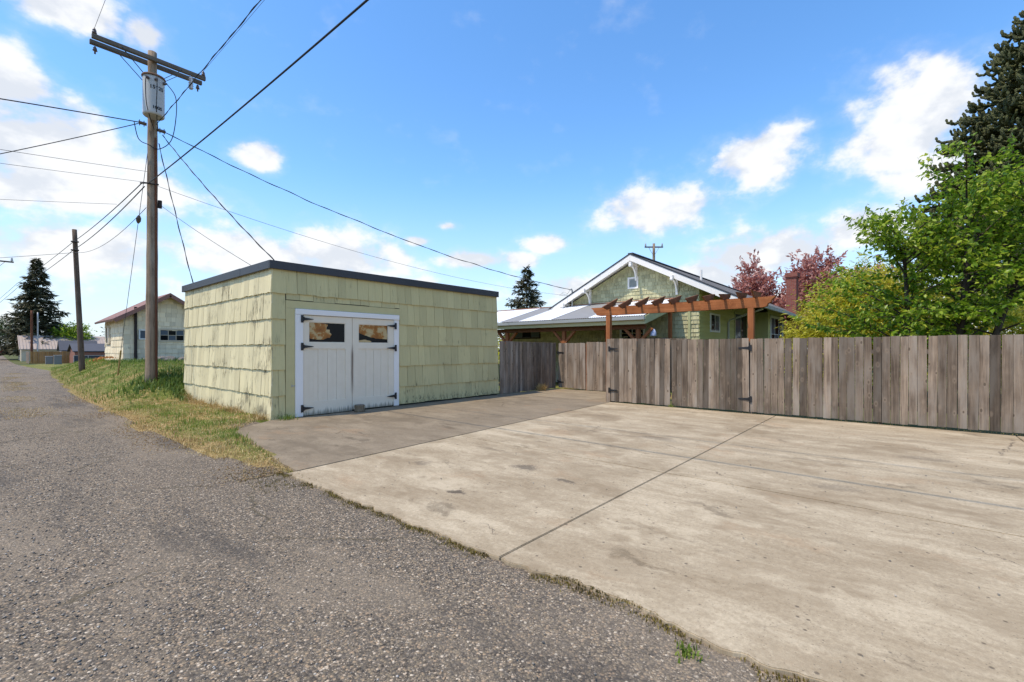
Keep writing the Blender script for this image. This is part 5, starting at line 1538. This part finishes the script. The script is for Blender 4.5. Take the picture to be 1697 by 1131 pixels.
# ------------------------------------------------------------------ far end of the alley
def far_tree(loc, H, W, label, seed, mat):
    bush('tree', loc, [(0, 0, H*0.62, W, W, H*0.40), (W*0.5, -W*0.2, H*0.45, W*0.7, W*0.7, H*0.3), (-W*0.5, W*0.2, H*0.5, W*0.7, W*0.7, H*0.32)], 5200, 0.45, 0.5, mat, label, 'tree', seed, 0.1, crown='crown')
far_tree((5.0, 170, 0), 9.5, 5.2, 'rounded green tree beyond the end of alley', 41, M['far_leaf'])
far_tree((1.5, 190, 0), 11.5, 5.5, 'dark leafy tree at the far alley end', 42, M['far_leaf'])
far_tree((12.5, 125, -0.5), 7.2, 2.8, 'bright green tree below the large spruce', 43, M['cherry_leaf'])
far_tree((28, 165, 0), 11.5, 5.0, 'twin-topped dark tree behind the cottage eave', 44, M['far_leaf'])
far_tree((33.5, 168, 0), 11.0, 4.6, 'dark round tree next to the twin-topped tree', 45, M['far_leaf'])

def gabled(name, x0, x1, y0, y1, z0, ze, zr, axis, wallm, roofm, label, over=0.3, front=None):
    e = empty(name, ((x0+x1)/2, (y0+y1)/2, z0), label, 'building')
    if axis == 'X':     # ridge along X
        ym = (y0+y1)/2
        MB().prism([(x0, y0, z0), (x0, y1, z0), (x0, y1, ze-0.05), (x0, ym, zr-0.08), (x0, y0, ze-0.05)], (x1-x0, 0, 0)).build('wall', wallm, e)
        for ya, s in ((y0-over, -1), (y1+over, 1)):
            zz = ze - over*(zr-ze)/(ym-y0)
            MB().prism([(x0-over, ya, zz), (x0-over, ym+0.001*s, zr), (x0-over, ym+0.001*s, zr+0.12), (x0-over, ya, zz+0.12)], (x1-x0+2*over, 0, 0)).build('roof', roofm, e)
    else:
        xm = (x0+x1)/2
        MB().prism([(x0, y0, z0), (x1, y0, z0), (x1, y0, ze-0.05), (xm, y0, zr-0.08), (x0, y0, ze-0.05)], (0, y1-y0, 0)).build('wall', wallm, e)
        for xa, s in ((x0-over, -1), (x1+over, 1)):
            zz = ze - over*(zr-ze)/(xm-x0)
            MB().prism([(xa, y0-over, zz), (xm+0.001*s, y0-over, zr), (xm+0.001*s, y0-over, zr+0.12), (xa, y0-over, zz+0.12)], (0, y1-y0+2*over, 0)).build('roof', roofm, e)
    return e
g0 = -0.72
tb_ = gabled('long_garage', 5.3, 24, 120, 129, g0, 1.62, 4.0, 'X', M['wall_tan'], M['roof_tan'], 'long low building with pinkish tan metal roof behind orange fence')
for k in range(46):
    x = 5.1 + k*0.41
    MB().bar((x, 119.7, 1.68), (x, 124.49, 4.13), 0.04, 0.05).build('roof_seam', M['roof_tan'], tb_)
window(tb_, (12.2, 120, 0.6), (1, 0, 0), (0, -1, 0), 1.4, 0.8, 2, 1, M['pipe_dark'], [M['glass_dark']], 0.08)
sh = gabled('shed', 9.3, 13.6, 106.5, 110, g0, 1.5, 2.9, 'X', M['wall_grey_blue'], M['roof_grey'], 'small pale blue shed with grey roof behind orange fence')
window(sh, (11.2, 106.5, 0.3), (1, 0, 0), (0, -1, 0), 0.9, 0.9, 1, 1, M['pipe_dark'], [M['glass_dark']], 0.08)
dg_ = gabled('garage_building', 10.0, 20, 97.5, 104, g0, 1.25, 2.35, 'X', M['wall_brick_far'], M['roof_grey'], 'low brick garage with dark grey roof beside cottage')
MB().box((10.6, 97.42, g0), (13.0, 97.49, 1.0)).build('garage_door', M['wall_brick_far'], dg_)
ofe = empty('fence', (8.5, 107, g0), 'orange-brown new board fence near the far end of alley', 'fence')
bm_o = MB().box((-0.5, -0.5, 0), (0.5, 0.5, 1)).mesh('board', M['orange_wood'])
iv = Matrix.Translation(-ofe.location)
x = 5.6
while x < 12.6:
    w = r_.uniform(0.17, 0.21)
    o = bpy.data.objects.new('board', bm_o); COL.objects.link(o); o.parent = ofe; o.matrix_parent_inverse = iv
    o.location = (x+w/2, 105.0, prof(105)-0.05); o.scale = (w-0.015, 0.03, 1.95 + r_.uniform(-.02, .02)); x += w
gfe = empty('fence', (5.4, 108, g0), 'short grey fence end turning the corner of orange fence', 'fence')
y = 105.1
bm_g = MB().box((-0.5, -0.5, 0), (0.5, 0.5, 1)).mesh('board', M['fence_wood'])
iv = Matrix.Translation(-gfe.location)
while y < 112:
    o = bpy.data.objects.new('board', bm_g); COL.objects.link(o); o.parent = gfe; o.matrix_parent_inverse = iv
    o.location = (5.5, y, prof(105)-0.05); o.scale = (0.03, 0.19, 1.9); y += 0.2
clf = empty('mesh_fence', (12, 95, g0), 'dark mesh fence in front of the low brick garage', 'fence')
MB().box((9.6, 95.0, g0), (16, 95.04, 0.55)).build('mesh_panel', M['mesh_dark'], clf)
MB().bar((9.6, 95.02, 0.58), (16, 95.02, 0.58), 0.06, 0.06).build('top_rail', M['galvanised'], clf)
for k in range(5):
    MB().tube([(9.6+k*1.6, 94.96, g0), (9.6+k*1.6, 94.96, 0.6)], 0.04, 6).build('post', M['galvanised'], clf)
def cabinet(x, y, w, h, label):
    z = prof(y)
    e = empty('utility_cabinet', (x, y, z), label, 'utility box')
    MB().cbox((x-w/2, y-0.3, z), (x+w/2, y+0.3, z+h), 0.03).build('body', M['box_grey'], e)
    MB().cbox((x-w/2-0.03, y-0.33, z+h), (x+w/2+0.03, y+0.33, z+h+0.06), 0.02).build('lid', M['galvanised'], e)
    MB().box((x-w/2+0.06, y-0.315, z+0.1), (x+w/2-0.06, y-0.302, z+h-0.1)).build('door', M['box_grey'], e)
cabinet(7.55, 91, 0.8, 1.3, 'grey metal utility cabinet nearest the grass bank')
cabinet(6.9, 94, 0.75, 1.15, 'grey metal utility cabinet closer to the orange fence')
# red car parked across the end
car = empty('parked_car', (5.6, 163, prof(163)), 'red car parked at the far end of alley', 'car')
def carp(x, y, z): return (5.6 + x, 163 + y, prof(163) + z)
side = [(-2.1, .35), (-2.15, .75), (-1.5, .95), (-0.9, 1.42), (0.7, 1.46), (1.4, 1.0), (2.1, .9), (2.15, .4)]
MB().prism([carp(a, -0.85, c) for a, c in side], (0, 1.7, 0)).build('body', M['car_red'], car)
MB().prism([carp(a, -0.87, c) for a, c in [(-1.3, .98), (-0.82, 1.36), (0.62, 1.4), (1.2, 1.0)]], (0, 0.015, 0)).build('side_window', M['glass_dark'], car)
for a in (-1.35, 1.35):
    for s in (-0.82, 0.62):
        w_ = MB().tube([carp(a, s-0.06, .33), carp(a, s+0.16, .33)], 0.33, 14).build('wheel', M['tyre'], car)
MB().box(carp(-2.19, -0.7, .62), carp(-2.14, -0.4, .76)).build('headlight', M['panel_white'], car)
gabled('far_house', -3.2, 3.9, 172, 182, prof(172), 2.2, 4.0, 'X', M['wall_grey_blue'], M['roof_grey'], 'pale blue-grey house at the far end of alley')
